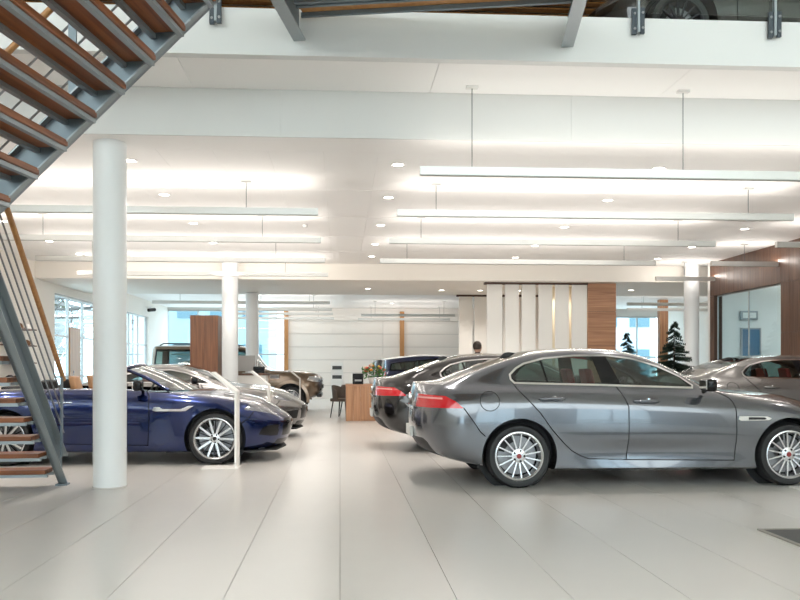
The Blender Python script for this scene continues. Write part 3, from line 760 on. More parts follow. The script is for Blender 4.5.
def suv_spec(kind):
    if kind == 'big':
        W, S, belt, roof, hood, wb, nx, tx = .96, .40, 1.16, 1.86, 1.16, 2.885, 3.74, -1.02
        ab, at_, wz = 2.22, 1.62, .375      # windscreen base x, top x, wheel radius
    else:
        W, S, belt, roof, hood, wb, nx, tx = .95, .34, 1.12, 1.63, 1.08, 2.66, 3.52, -.86
        ab, at_, wz = 2.02, 1.30, .36
    ends = [tx + .22, tx + .18, tx + .10, tx + .03, tx, tx, tx + .01, tx + .03, tx + .07, tx + .08, tx + .08]
    nose = [nx - .32, nx - .22, nx - .10, nx - .02, nx, nx, nx - .03, nx - .07, nx - .10, nx - .11, nx - .11]
    def R(k, y, z): return (ends[k], nose[k], y, z)
    er = roof - (.0 if kind == 'big' else .10)
    rails = [
        R(0, [(0, 0)], [(-1, S + .02), (0, S - .03), (3.3, S)]),
        R(1, [(0, W - .12)], [(-1, S + .02), (0, S - .02), (3.3, S)]),
        R(2, [(0, W - .04)], [(-1, S + .08), (0, S + .03), (3.3, S + .06)]),
        R(3, [(0, W - .015)], [(0, S + .16)]),
        R(4, [(0, W)], [(-1, .76), (3.5, .74)]),
        R(5, [(-1, W - .02), (2.5, W - .02), (3.6, W - .05)], [(-1, .95), (2.0, .95), (3.6, .90)]),
        R(6, [(-1, W - .05), (2.5, W - .06), (3.6, W - .12)], [(-1, belt - .06), (ab, belt - .07), (3.0, hood - .11), (3.7, hood - .19)]),
        R(7, [(-1, W - .10), (ab, W - .10), (3.0, W - .16), (3.7, W - .22)], [(-1, belt), (ab - .1, belt), (ab + .2, belt - .03), (3.0, hood - .045), (3.55, hood - .10), (3.7, hood - .17)]),
        R(8, [(-1, W - .26), (at_, W - .27), (ab, W - .17), (3.0, W - .36), (3.7, W - .40)],
          [(-1, er - .12), (-.7, er - .06), (.5, roof - .055), (at_ - .1, roof - .085), (at_ + .12, roof - .14), (ab - .12, belt + .07), (ab + .1, belt + .005), (3.0, hood - .015), (3.45, hood - .06), (3.7, hood - .15)]),
        R(9, [(-1, .42), (ab, .5), (3.0, .32), (3.7, .30)],
          [(-1, er - .07), (-.7, er - .02), (.5, roof - .01), (at_ - .1, roof - .04), (at_ + .10, roof - .09), (ab - .02, belt + .06), (ab + .16, belt + .01), (3.0, hood), (3.45, hood - .05), (3.7, hood - .15)]),
        R(10, [(0, 0)],
          [(-1, er - .06), (-.7, er - .01), (.5, roof), (at_ - .1, roof - .03), (at_ + .10, roof - .08), (ab + .02, belt + .06), (ab + .2, belt + .01), (3.0, hood + .005), (3.45, hood - .045), (3.7, hood - .15)]),
    ]
    sp = dict(W=W, rails=rails, sub=[2, 2, 2, 4, 4, 3, 3, 6, 3, 2], tailD=.28, tailP=2.6, noseD=.55, noseP=2.6,
              arches=[(0, wz, wz + .065), (wb, wz, wz + .065)], wheel=('suv' + kind, wz, wz * .66, .25, 7, 'plain'),
              tub=(tx + .25, ab - .05, W - .2, S + .04, belt - .1), dash=(ab - .1, belt + .0))
    SD = lambda s, c: c.y > .5 and 6 <= s <= 7
    below = lambda s, c: c.y > .5 and 1 <= s <= 7
    zt = roof - .13
    R = []
    b1 = at_ - .55
    for pl in ([(b1, belt), (b1, .62), (b1 + .02, S + .12)], [(ab + .02, belt - .04), (ab + .02, S + .12)], [(.35, belt), (.35, .95), (.46, .70)], [(.5, S + .13), (ab + .02, S + .13)]):
        for qd in strip(pl, .012): R.append(('panel_gap', qd, 'side', below))
    k = (ab - .03 - at_ - .02) / (zt - belt)
    dlo = [(tx + .22, belt + .02), (tx + .26, zt - (0 if kind == 'big' else .16)), (tx + .5, zt - (0 if kind == 'big' else .10)), (b1, zt + .005), (at_ + .03, zt - .03), (ab - .10, belt + .07), (ab - .12, belt + .02)]
    R += [('window_trim', dlo, 'side', SD)]
    zc = zt - .035
    d = 0 if kind == 'big' else .12
    R += [('quarter_window', [(tx + .27, belt + .05), (tx + .30, zc - d), (.22, zc - d * .45), (.22, belt + .05)], 'side', SD), ('rear_door_window', [(.28, belt + .05), (.28, zc - d * .4), (b1 - .05, zc), (b1 - .05, belt + .05)], 'side', SD),
          ('front_door_window', [(b1 + .05, belt + .05), (b1 + .05, zc), (at_ - .03, zc - .025), (ab - .20, belt + .08), (ab - .22, belt + .05)], 'side', SD)]
    up = lambda s, c: s >= 8
    R += [('roof_panel', [(tx - .1, -.1), (at_ - .04, -.1), (at_ - .1, .8), (tx - .1, .8)], 'top', lambda s, c: s >= 8 and c.z > roof - .3)] if kind != 'big' else []
    R += [('windscreen', [(at_ + .05, -.1), (ab + .06, -.1), (ab + .02, .4), (ab - .08, W - .26), (at_ + .02, W - .33)], 'top', lambda s, c: s >= 8)]
    R += [('rear_window', [(-.1, belt + .03), (W - .32, belt + .03), (W - .36, er - .18), (-.1, er - .16)], 'end', lambda s, c: c.x < tx + .25 and s >= 6)]
    R += [('tail_light', [(tx + .12, .92), (tx + .12, belt - .02), (tx - .3, belt - .02), (tx - .3, .92)], 'side', lambda s, c: c.y > .68 and c.x < tx + .3 and 3 <= s <= 7)]
    R += [('headlight_clear', [(nx - .42, .90), (nx - .36, hood - .16), (nx + .2, hood - .21), (nx + .2, .83), (nx - .25, .85)], 'side', lambda s, c: c.x > nx - .6 and c.y > .50 and 3 <= s <= 8)]
    R += [('grille', [(-.1, .80), (.46, .80), (.48, hood - .20), (-.1, hood - .19)], 'end', lambda s, c: c.x > nx - .4 and 2 <= s <= 8), ('lower_intake', [(-.1, .48), (.62, .48), (.55, .66), (-.1, .66)], 'end', lambda s, c: c.x > nx - .4 and 1 <= s <= 5)]
    for ax, az, r in sp['arches']: R.append(('delete', circ(ax, az, r, 36), 'side', lambda s, c: c.y > .55 and s <= 6))
    sp['regions'] = R; sp['k'] = (W, S, belt, roof, hood, wb, nx, tx, ab, at_, wz)
    return sp

def finish_suv(root, sp, paint_mat, seatmat, kind):
    W, S, belt, roof, hood, wb, nx, tx, ab, at_, wz = sp['k']
    for x in (at_ - .45, at_ - 1.35):
        for y in (-.38, .38): add_seat(root, x, y, belt - .62, seatmat, True, 1.0, 1.0)
    for x in (at_ - .40, .48): handle(root, x, ysurf(sp, x, belt - .16), belt - .16, .22, paint_mat)
    mirror_pair(root, ab - .22, W - .12, belt + .02, M['gblack'], .2)
    for sd in (-1, 1):
        for (ax, az, r) in sp['arches']:
            b = MB(); n = 14; inn = []; out = []
            for k in range(n + 1):
                th = math.pi * (-.06 + 1.12 * k / n); inn.append((ax + (r - .005) * math.cos(th), sd * (W - .01), az + (r - .005) * math.sin(th))); out.append((ax + (r + .075) * math.cos(th), sd * (W - .02), az + (r + .075) * math.sin(th)))
            b.v = inn + out + [(p[0], p[1] + sd * .028, p[2]) for p in inn] + [(p[0], p[1] + sd * .02, p[2]) for p in out]; m = n + 1
            for k in range(n):
                b.f += [(2 * m + k, 2 * m + k + 1, 3 * m + k + 1, 3 * m + k), (k, k + 1, 2 * m + k + 1, 2 * m + k), (m + k, m + k + 1, 3 * m + k + 1, 3 * m + k), (k, k + 1, m + k + 1, m + k)]
            b.build('arch_flare', paint('flare_bronze', (.34, .265, .20), .6, .35) if kind == 'big' else paint_mat, root, smooth=60)
        b = MB(); y = ysurf(sp, ab + .22, belt - .17); b.box(ab + .10, ab + .36, min(sd * (y - .02), sd * (y + .012)), max(sd * (y - .02), sd * (y + .012)), belt - .22, belt - .12); v = b.build('fender_vent', M['chrome'], root, .006)
        b = MB()
        for k in range(3): b.box(ab + .12, ab + .34, min(sd * y, sd * (y + .016)), max(sd * y, sd * (y + .016)), belt - .205 + k * .028, belt - .193 + k * .028)
        b.build('vent_slats', M['black'], v)
        if kind == 'big':
            b = MB(); b.tube([(tx + .35, sd * (W - .30), roof - .03), (tx + .45, sd * (W - .30), roof + .03), (at_ - .25, sd * (W - .30), roof + .02), (at_ - .12, sd * (W - .30), roof - .05)], .018, 6); b.build('roof_rail', M['black'], root, smooth=50)
    for k in range(2 if kind == 'big' else 2):
        b = MB(); z = hood - .25 - k * .085; b.box(nx - .03, nx + .012, -.44, .44, z - .012, z + .012); b.build('grille_bar', M['chrome'], root, .005)
    b = MB(); b.box(nx - .08, nx + .02, -.30, .30, .66, .76); b.build('number_plate', M['plate'], root, .004)
    b = MB(); b.box(nx - .16, nx - .02, -.72, .72, S + .02, S + .12); b.build('skid_plate', M['rimdark'], root, .03, 40)

# ================================================================== the building
ZC, ZU, ZF = 3.59, 4.07, 4.50          # lower ceiling, soffit under the upper floor, upper floor level
XL, XR, YB, YF, ZR = -6.75, 13.0, 31.0, -10.0, 8.6
TW = 0.628
fl = structure('floor', MB().box(XL, XR, YF, YB, -.08, -.006), M['joint'])
tile = MB().box(.0018, TW - .0018, 0, 10.247, -.02, 0).mesh('floor_tile'); tile.materials.append(M['floor'])
for i in range(-11, 21):
    for j in range(4):
        if i * TW > XL - .3: link('floor_tile', tile, None, fl, (i * TW, YF + j * 10.25, 0))
structure('ground', MB().box(-60, 70, -60, 90, -.4, -.085), pbr('pale_bounce_ground', (.72, .71, .69), .9, noise=.08, nscale=2))  # ground made pale to reflect daylight up onto the ceilings

ce = structure('ceiling', MB().box(XL, XR, 8.5, 17.7, ZC + .012, ZC + .10), M['cjoint'])
pn = MB().box(.001, .599, .001, 1.822, 0, .02).mesh('ceiling_panel'); pn.materials.append(M['ceil'])
for i in range(-12, 22):
    for j in range(5):
        if -.18 + i * .6 > XL - .1 and -.18 + i * .6 < 12.6: link('ceiling_panel', pn, None, ce, (-.18 + i * .6, 8.502 + j * 1.8395, ZC))
cb = structure('ceiling', MB().box(XL, XR, 21.3, YB, ZC, ZC + .10), M['ceil'])
cu = structure('ceiling', MB().box(XL, XR, 7.2, 7.98, ZU + .015, ZU + .10), M['cjoint'])
pu = MB().box(.002, 2.398, 0, .775, 0, .02).mesh('soffit_panel'); pu.materials.append(M['ceil'])
for i in range(-3, 6): link('soffit_panel', pu, None, cu, (.92 + i * 2.4, 7.203, ZU))
# upper floor slab with its fascia, down-stand beam, bulkhead
structure('trim_1', MB().box(XL, XR, 7.12, 7.20, ZU + .06, ZF), M['fascia'])
structure('trim_2', MB().box(XL, XR, 7.10, 7.20, ZU, ZU + .055), M['fascia'])
bmm = structure('trim_3', MB().box(XL, XR, 8.0, 8.5, ZC, ZF - .05), M['ceil'])
bp = MB().box(.001, 2.999, 7.98, 8.0, ZC, ZU).mesh('beam_panel'); bp.materials.append(pbr('beam_grey_white', (.66, .66, .645), .55))
for i in range(-3, 5): link('beam_panel', bp, None, bmm, (-.6 + i * 3.0, 0, 0))
structure('floor_upper', MB().box(XL, XR, 7.2, 20, ZU + .10, ZF), pbr('upper_floor_dark', (.20, .18, .165), .5))
structure('trim_4', MB().box(XL, XR, 17.7, 21.3, 3.22, ZC + .1), M['cream'])
uc = structure('ceiling_upper', MB().box(XL, XR, YF, 20, ZR, ZR + .1), M['cream'])
us = MB().box(XL, XR, 0, .16, 0, .03).mesh('ceiling_slat'); us.materials.append(M['post'])
for j in range(40): link('ceiling_slat', us, None, uc, (0, 8 + j * .28, ZR - .5))
structure('wall_upper', MB().box(XL, XR, 19.5, 19.7, ZF, ZR), pbr('upper_wall_brown', (.22, .10, .05), .6))
# walls
structure('wall_left', MB().box(XL - .2, XL, 2.0, 18.9, 0, ZR).box(XL - .2, XL, 18.9, 28.0, 3.02, ZC + .1).box(XL - .2, XL, 28.0, YB + .2, 0, ZC + .1), M['cream'])
bk = structure('wall_back', MB().box(-2.05, 9.2, YB + .02, YB + .2, 0, ZC + .1).box(XL, -2.05, YB, YB + .2, 3.5, ZC + .1).box(9.2, XR, YB, YB + .2, 3.3, ZC + .1), M['cjoint'])
bp = MB().box(.004, 3.746, 0, .03, .004, .496).mesh('wall_panel', .004); bp.materials.append(pbr('back_wall_white', (.84, .80, .755), .45))
for i in range(3):
    for j in range(7): link('wall_panel', bp, None, bk, (-2.05 + i * 3.75, YB - .01, j * .513))
structure('wall_right', MB().box(XR, XR + .2, YF, YB, 0, ZR), M['cream'])

def window_wall(name, p0, p1, z0, z1, nx, nz, fr, thick=.07, mat=None, fw=.05):
    """glazed wall from p0 to p1 (plan points): frame members and single panes"""
    p0, p1 = Vector((*p0, 0)), Vector((*p1, 0)); L = (p1 - p0).length; ang = math.atan2(p1.y - p0.y, p1.x - p0.x)
    b = MB().box(0, L, -thick / 2, thick / 2, z0, z0 + fw).box(0, L, -thick / 2, thick / 2, z1 - fw, z1)
    o = structure(name, b, fr); o.location = p0; o.rotation_euler = (0, 0, ang)
    for i in range(nx + 1):
        x = i * L / nx; MB().box(max(0, x - fw / 2), min(L, x + fw / 2), -thick / 2, thick / 2, z0 + fw, z1 - fw).build('mullion', fr, o)
    for j in range(1, nz):
        z = z0 + (z1 - z0) * j / nz; MB().box(0, L, -thick / 2 + .005, thick / 2 - .005, z - fw / 2, z + fw / 2).build('transom', fr, o)
    for i in range(nx):
        for j in range(nz):
            MB().box(i * L / nx + fw / 2, (i + 1) * L / nx - fw / 2, -.006, .006, z0 + (z1 - z0) * j / nz + fw * .5, z0 + (z1 - z0) * (j + 1) / nz - fw * .5).build('pane', mat or M['glass'], o)
    return o
alf = pbr('window_frame_grey', (.42, .44, .44), .4, .4)
window_wall('window_1', (XL - .1, 18.9), (XL - .1, 28.0), 0, 3.02, 8, 3, alf)
window_wall('window_2', (XL, YB + .1), (-2.05, YB + .1), 0, 3.5, 4, 2, alf, .07, M['glassblue'])
window_wall('window_3', (9.2, YB + .1), (XR, YB + .1), 0, 3.3, 4, 2, alf, .07, M['glassblue'])
window_wall('window_4', (XL, YF), (XR, YF), 2.7, ZR, 8, 3, alf, .15, M['glassclear'], .09)
window_wall('window_5', (XL - .1, YF), (XL - .1, 2.0), 2.7, ZR, 6, 3, alf, .15, M['glassclear'], .09)  # unseen glazing, added to let in more daylight
fwl = MB(); bw = (XR - XL) / 8
for k in range(8):
    if k in (1, 4, 6): window_wall('window_%d' % (7 + k), (XL + k * bw, YF), (XL + (k + 1) * bw, YF), 0, 2.7, 2, 1, alf, .15, M['glass'], .07)  # unseen glazed bays, added for bluish reflections on the car sides
    else: fwl.box(XL + k * bw, XL + (k + 1) * bw, YF - .1, YF + .1, 0, 2.7)
structure('wall_front_added', fwl, pbr('added_wall_grey', (.42, .41, .40), .6))  # unseen solid bays, added so the cars reflect something darker
structure('wall_front_left', MB().box(XL - .2, XL, YF, 2.0, 0, 2.7), M['cream'])

# ------------------------------------------------------------------ columns
def column(x, y, r, z, label):
    t = thing('column', label, 'column', (x, y, 0), group='round white columns')
    MB().lathe([(r, .012), (r, z)], 40, 'Z').build('shaft', M['colm'], t, smooth=40)
    MB().lathe([(r + .006, 0), (r + .006, .012)], 40, 'Z').build('base_ring', M['cjoint'], t, smooth=40)
column(-2.40, 8.30, .168, ZC, 'thick round white column beside the stairs, in front of the blue convertible')
column(at(230, 300, 17.45).x, 17.45, .178, ZC, 'round white column right beside the tall walnut cabinet')
column(at(252, 300, 20.9).x, 20.9, .165, 3.22, 'round cream column rising in front of the brown off-roader')
column(at(691.5, 300, 17.45).x, 17.45, .165, ZC, 'round white column between the fir tree and the walnut room')

# ------------------------------------------------------------------ pendant lamps
ROWY = [7.77, 9.9, 12.1, 14.4, 16.6]
ZP = 3.21
def pendant(x0, L, y, label, zc, cab, z=ZP, k_=1.0):
    t = thing('pendant_lamp', label, 'pendant lamp', (x0, y, z - .045), group='long linear pendant lamps')
    MB().box(.004, L - .004, -.032, .032, .006, .088).build('housing', M['alu'], t)
    MB().box(.01, L - .01, -.026, .026, 0, .006).build('diffuser', M['diff'], t)
    for x in (0, L - .004): MB().box(x, x + .004, -.033, .033, 0, .09).build('end_cap', M['alu'], t)
    for x in cab:
        c = MB().tube([(x, 0, .09), (x, 0, zc - z + .02)], .004, 6); c.build('cable', M['dsteel'], t)
        MB().box(x - .06, x + .06, -.03, .03, zc - z + .02, zc - z + .045).build('ceiling_rose', M['ring'], t)
    pw = PENDANT_UP * L / 5.2 * (.6 if y > 20 else (.75 if zc > ZC + .1 else 1.0))
    for nm, yy_, rot in (('up_light', -.012, math.pi + math.radians(68)), ('up_light', .012, math.pi - math.radians(68))):
        ld = bpy.data.lights.new(nm, 'AREA'); ld.shape = 'RECTANGLE'; ld.size = L - .1; ld.size_y = .03; ld.energy = pw; ld.color = (1, .935, .865)
        lo = bpy.data.objects.new(nm, ld); COL.objects.link(lo); lo.parent = t; lo.location = (L / 2, yy_, .108); lo.rotation_euler = (rot, 0, 0)
    return t
X1 = at(420, 170, ROWY[0]).x
pendant(X1, 5.2, ROWY[0], 'nearest long grey pendant lamp hanging from the upper soffit, above the grey saloon', ZU, (at(472, 170, ROWY[0]).x - X1, at(683, 170, ROWY[0]).x - X1))
names = ['second', 'third', 'fourth', 'fifth']
for k, y in enumerate(ROWY[1:]):
    xe = [at(397, 210, y).x, at(389, 240, y).x, at(380, 262, y).x, 0][k]
    if k < 3: pendant(xe, 5.2, y, 'long pendant lamp over the saloons, %s row back from the grey fascia' % names[k], ZC, (.5, 4.6))
    xl = [at(318, 210, y).x, at(321, 240, y).x, at(325, 262, y).x, at(328, 274, y).x][k]
    pendant(xl - 5.2, 5.2, y, 'long pendant lamp over the sports cars, %s row back from the grey fascia' % names[k], ZC, (1.0, 4.3))
pendant(at(776, 244, ROWY[2]).x, 3.6, ROWY[2], 'pendant lamp cut by the right edge, highest of three before the walnut wall', ZC, (.6, 3.2))
pendant(at(711, 262, ROWY[3]).x, 4.2, ROWY[3], 'bright pendant lamp crossing the walnut wall, middle of three', ZC, (.65, 3.6))
pendant(at(661, 277, ROWY[4]).x, 4.6, ROWY[4] + .3, 'bright pendant lamp passing before the right white column, lowest of three', ZC, (.66, 4.0))
for k, (a, b, yy, y) in enumerate([(152, 330, 302, 22.9), (236, 332, 309, 25.5), (236, 333, 313.5, 27.7), (236, 334, 318, 29.8)]):
    x0, x1 = at(a, yy, y).x, at(b, yy, y).x
    pendant(x0, x1 - x0, y, 'thin pendant lamp beyond the bulkhead on the left, number %s from the front' % ['one', 'two', 'three', 'four'][k], ZC, (.8, x1 - x0 - .6), z=at(a, yy, y).z)
for k, (a, b, yy, y) in enumerate([(361, 455, 315, 27.7), (358, 450, 319, 29.8)]):
    x0, x1 = at(a, yy, y).x, at(b, yy, y).x
    pendant(x0, x1 - x0, y, 'thin pendant lamp before the back wall, above the navy car, %s' % ['nearer', 'further'][k], ZC, (.5, x1 - x0 - .4), z=at(a, yy, y).z)
for k, (a, b, yy, y) in enumerate([(627, 760, 304, 22.5), (627, 745, 309.5, 25.0)]):
    x0, x1 = at(a, yy, y).x, at(b, yy, y).x
    pendant(x0, x1 - x0, y, 'thin pendant lamp behind the right white column, %s of the pair' % ['upper', 'lower'][k], ZC, (.5, x1 - x0 - .4), z=at(a, yy, y).z)

# ------------------------------------------------------------------ recessed downlights
ringm = MB().lathe([(.062, 0), (.085, -.006), (.085, .006), (.062, .004)], 24, 'Z', closed=True).mesh('trim_ring', smooth=40); ringm.materials.append(M['ring'])
lensm = MB().lathe([(0, -.001), (.062, -.001), (.062, .004), (0, .004)], 24, 'Z').mesh('lens'); lensm.materials.append(M['lens'])
def downlight(x, y, z, label, pw, group, ang=95):
    t = thing('downlight', label, 'downlight', (x, y, z), group=group)
    link('trim_ring', ringm, None, t); link('lens', lensm, None, t)
    if pw > 0:
        ld = bpy.data.lights.new('spot', 'SPOT'); ld.energy = pw; ld.spot_size = math.radians(ang); ld.spot_blend = .6; ld.shadow_soft_size = .06; ld.color = (1, .93, .86)
        lo = bpy.data.objects.new('spot', ld); COL.objects.link(lo); lo.parent = t; lo.location = (0, 0, -.02)
rown = ['nearest the beam', 'second from the beam', 'third from the beam', 'fourth from the beam', 'furthest from the beam']
coln = ['the left wall', 'the near white column', 'the aisle between the cars', 'the grey saloon', 'the walnut room side']
for i, x in enumerate((-5.4, -2.38, .67, 3.75, 6.85)):
    for j, y in enumerate((9.0, 10.75, 12.85, 14.85, 16.5)):
        downlight(x, y, ZC - .001, 'round recessed downlight in the row above %s, %s' % (coln[i], rown[j]), SPOT_W, 'recessed ceiling downlights')
for i, x in enumerate((2.6, 3.6, 4.6, 5.4)):  # lamps added to brighten the space behind the partition slits
    downlight(x, 19.9 if i < 3 else 18.5, 3.219, 'added round downlight in the lowered soffit behind the white panels, %s from the aisle' % ['first', 'second', 'third', 'fourth'][i], SPOT_BACK, 'bulkhead downlights', 130)
for i, px in enumerate((631, 372)):
    p = at(px, 290, 19.6); downlight(p.x if i == 0 else .7, 19.6, 3.219, ['round downlight in the lowered soffit right of the oak block', 'round downlight in the lowered soffit above the desk'][i], SPOT_W, 'bulkhead downlights')
for i, x in enumerate((-4.5, -.5, 1.9, 5.0, 8.5)):
    for j, y in enumerate((24.0, 28.6)):
        downlight(x, y, ZC - .001, 'round downlight in the far ceiling, %s column from the left, %s row' % (['first', 'second', 'third', 'fourth', 'fifth'][i], ['front', 'back'][j]), SPOT_BACK, 'far ceiling downlights', 120)
sm = MB().lathe([(0, -.05), (.035, -.045), (.05, 0)], 16, 'Z').build('smoke_detector', M['ring'], None, smooth=40)
sm.location = (at(305, 225, 12.9).x, 12.9, ZC); tag(sm, 'small round smoke detector on the ceiling above the silver coupe', 'smoke detector')

# ------------------------------------------------------------------ staircase
RISE, GO = .1926, .2164
SLOPE = RISE / GO
stair = thing('staircase', 'blue-grey steel staircase with open wooden treads and a bridge to the upper floor', 'staircase', (0, 0, 0))
tp = MB().box(-.13, .13, -.72, .72, 0, .045).mesh('tread', .006)
ts = MB().box(-.135, -.095, -.74, .74, -.03, 0).box(.07, .11, -.74, .74, -.03, 0).mesh('tread_support')
def tread(loc, rz):
    t = link('tread', tp, M['twood'], stair, loc); t.rotation_euler = (0, 0, rz)
    link('tread_support', ts, M['steel_l'], t)
def stringer(p, q, h, wdt, side, name='stringer', toph=None):
    """inclined plate: lower edge p->q, vertical height h, width wdt along side (unit plan vector), with flanges"""
    p, q, side = Vector(p), Vector(q), Vector(side); up = Vector((0, 0, h))
    b = MB(); b.prism([p, q, q + up, p + up], side * wdt * .35)
    o = b.build(name, M['steel'], stair)
    b = MB(); f = Vector((0, 0, .016)); b.prism([p, q, q + f, p + f], side * wdt); b.build('stringer_flange', M['steel_l'], o)
    b = MB(); b.prism([p + up, q + up, q + up + f, p + up + f], side * wdt); b.build('stringer_flange', M['steel_l'], o)
    return o
# lower flight: climbs towards the viewer
A2 = math.radians(-3.6); u2 = Vector((math.sin(A2), math.cos(A2), 0)); v2 = Vector((math.cos(A2), -math.sin(A2), 0))
O = Vector((-2.90, 8.50, 0)); NL = 12
def LW(w_, v_, z): return O - u2 * w_ + v2 * v_ + Vector((0, 0, z))
for s_, v0 in ((1, -.09), (-1, -1.62)):
    p, q = LW(.0, v0, 0), LW(2.6, v0, 2.6 * SLOPE)
    b = MB(); o = stringer(p, q, .30, .09, v2)
    MB().prism([LW(-.02, v0 - .01, 0), LW(-.02, v0 + .11, 0), LW(.10, v0 + .11, 0), LW(.10, v0 - .01, 0)], (0, 0, .015)).build('foot_plate', M['steel'], stair)
for k in range(1, NL):
    tread(LW(-.03 + k * GO + .0, -.855, k * RISE - .045 + .0), math.pi / 2 - A2)
# landing
b = MB(); LZ = NL * RISE
for k in range(8):
    o = MB().box(0, 1.60, 0, .19, 0, .045).build('landing_plank', M['twood'], stair, .004); o.location = LW(2.62 + .2 * k + .19, -1.66, LZ - .045); o.rotation_euler = (0, 0, -A2)
# upper flight: climbs to the right, its far stringer fixed by the points where it crosses the picture
A1 = math.radians(10.2); u1 = Vector((math.sin(A1), math.cos(A1), 0)); v1 = Vector((math.cos(A1), -math.sin(A1), 0))
S0 = Vector((-2.452, 5.785, 2.348))
def UF(v_, w_, dz): return S0 + v1 * v_ - u1 * w_ + Vector((0, 0, SLOPE * v_ + dz))
VT = 2.03
for w_, sd in ((0, 1), (1.55, -1)):
    stringer(UF(-.35, w_, 0), UF(VT, w_, 0), .30, .08, -u1 * sd)
tt = [(127.5, 80)]
for k in range(-2, 11):
    v_ = .205 + k * GO
    if v_ < VT - .02: tread(UF(v_, .775, .0) + Vector((0, 0, .085)) - Vector((0, 0, 0)), -A1)
# balustrade: rods, posts and a wooden handrail
def rail_line(p, q, zs, hz, posts, name_mat=M['rail']):
    p, q = Vector(p), Vector(q)
    for z in zs: MB().tube([p + Vector((0, 0, z)), q + Vector((0, 0, z))], .0085, 6).build('balustrade_rod', M['rail'], stair, smooth=50)
    MB().tube([p + Vector((0, 0, hz)), q + Vector((0, 0, hz))], .025, 10).build('handrail', M['hwood'], stair, smooth=50)
    for t in posts:
        c = p.lerp(q, t); d = (q - p).normalized(); d.z = 0; d.normalize(); n = Vector((-d.y, d.x, 0))
        b = MB(); b.prism([c + d * .03 - n * .007, c - d * .03 - n * .007, c - d * .03 + n * .007, c + d * .03 + n * .007], (0, 0, hz + .12), (0, 0, -.15)); b.build('balustrade_post', M['steel'], stair)
rail_line(LW(.22, .02, .41), LW(2.55, .02, .41 + 2.33 * SLOPE), (.16, .32, .48), .71, (.03, .80))
rail_line(UF(-.3, -.03, .30), UF(VT, -.03, .30), (.2, .4, .6), .85, (.05, .36, .68, .98))
rail_line(UF(-.3, 1.58, .30), UF(VT, 1.58, .30), (.2, .4, .6), .85, (.05, .5, .98))
# bridge to the upper floor
BL = at(299, 40, 7.07); BR = at(571, 44, 7.07)
BW = (BR - BL).length; BD = Vector((BR.x - BL.x, 0, 0)).normalized()
def BP(a, w_, z): return Vector((BL.x, 7.08, 0)) + v1 * a - u1 * w_ + Vector((0, 0, z))
wl = BW / math.cos(A1)
for a, k in ((0, 0), (BW * .99, 1)):
    y_end = 3.2
    p, q = Vector((BL.x + a, 7.09, 4.20)), Vector((BL.x + a, 7.09, 4.20)) - u1 * y_end
    zq = Vector((0, 0, .0145)); b = MB(); b.prism([p + zq, q + zq, q + Vector((0, 0, .29)), p + Vector((0, 0, .29))], v1 * (.022 if k else -.022)); o = b.build('bridge_beam', M['steel'], stair)
    e0, e1 = v1 * (-.05 if k == 0 else .05), v1 * (.06 if k == 0 else -.06); b = MB(); b.prism([p + e0, q + e0, q + e1, p + e1], (0, 0, .014)); b.build('beam_flange', M['steel_l'], o)
bpk = MB().box(.04, BW - .08, -.24, 0, 0, .045).mesh('bridge_plank', .005)
bpa = MB().box(.03, BW - .07, -.04, -.01, -.04, 0).box(.03, BW - .07, -.235, -.205, -.04, 0).mesh('plank_angle')
for k in range(12):
    t = link('bridge_plank', bpk, M['post'], stair, Vector((BL.x, 7.09, 4.43)) - u1 * (.02 + k * .262)); t.rotation_euler = (0, 0, -A1 * (0.999))
    link('plank_angle', bpa, M['steel'], t)

# upper-floor balustrade: brackets, posts, panes
def bal_post(root, x):
    u = MB().box(-.011, .014, -.045, -.005, .02, 1.25).build('post', M['steel_l'], root, .002); u.location = (x, 7.10, ZF - .17)
    MB().box(-.055, -.012, -.03, 0, 0, .24).build('bracket', M['dsteel'], u, .003); MB().box(.015, .055, -.05, -.02, 0, .24).build('bracket', M['dsteel'], u, .003)
    for z in (.05, .19):
        for bx, by in ((-.033, -.038), (.035, -.06)): MB().lathe([(.012, by), (.012, by + .01)], 10, 'Y', origin=(bx, 0, z)).build('bolt', M['rail'], u)
bl = thing('balustrade', 'steel and glass balustrade of the upper floor, right of the bridge', 'balustrade', (0, 0, 0))
for px in (637, 773, 905): bal_post(bl, at(px, 20, 7.10).x)
for a, b_ in ((641, 769), (777, 900)): MB().box(at(a, 20, 7.08).x, at(b_, 20, 7.08).x, 7.075, 7.085, ZF + .03, ZF + 1.0).build('glass_pane', M['glassclear'], bl)
bl = thing('balustrade', 'steel and glass balustrade of the upper floor, left end behind the stairs', 'balustrade', (0, 0, 0))
for px in (216, 85): bal_post(bl, at(px, 20, 7.10).x)
MB().box(at(88, 20, 7.08).x, at(212, 20, 7.08).x, 7.075, 7.085, ZF + .03, ZF + 1.0).build('glass_pane', M['glassclear'], bl)

# ================================================================== cars
GREY = paint('paint_grey', (.140, .145, .162), .75, .20); BLACK = paint('paint_black', (.012, .010, .010), .3, .12)
SILV = paint('paint_silver', (.21, .205, .20), .7, .24); BLUE = paint('paint_blue', (.003, .014, .085), .7, .20)
COUPE = paint('paint_coupe_silver', (.24, .232, .225), .8, .24); BROWN = paint('paint_brown', (.20, .145, .10), .7, .3)
NAVY = paint('paint_navy', (.010, .016, .07), .5, .25); DARK = paint('paint_dark_grey', (.03, .03, .034), .5, .3)
sal = saloon_spec()
g = make_car('saloon_car', sal, 170, GREY, 'metallic grey saloon car parked nearest on the right, side on', 'car', 'parked saloon cars')
finish_saloon(g, sal, GREY, M['cleather'])
p = at(519.6, 489, 7.90); g.location = (p.x, 7.90 + .90, 0)
def clone(src, pairs, loc, rz, label, name=None, group=None):
    c = copy_tree(src); c.location = loc; c.rotation_euler = (0, 0, rz); c['label'] = label
    if name: c.name = name
    if group: c['group'] = group
    swap_mat(c, pairs); return c
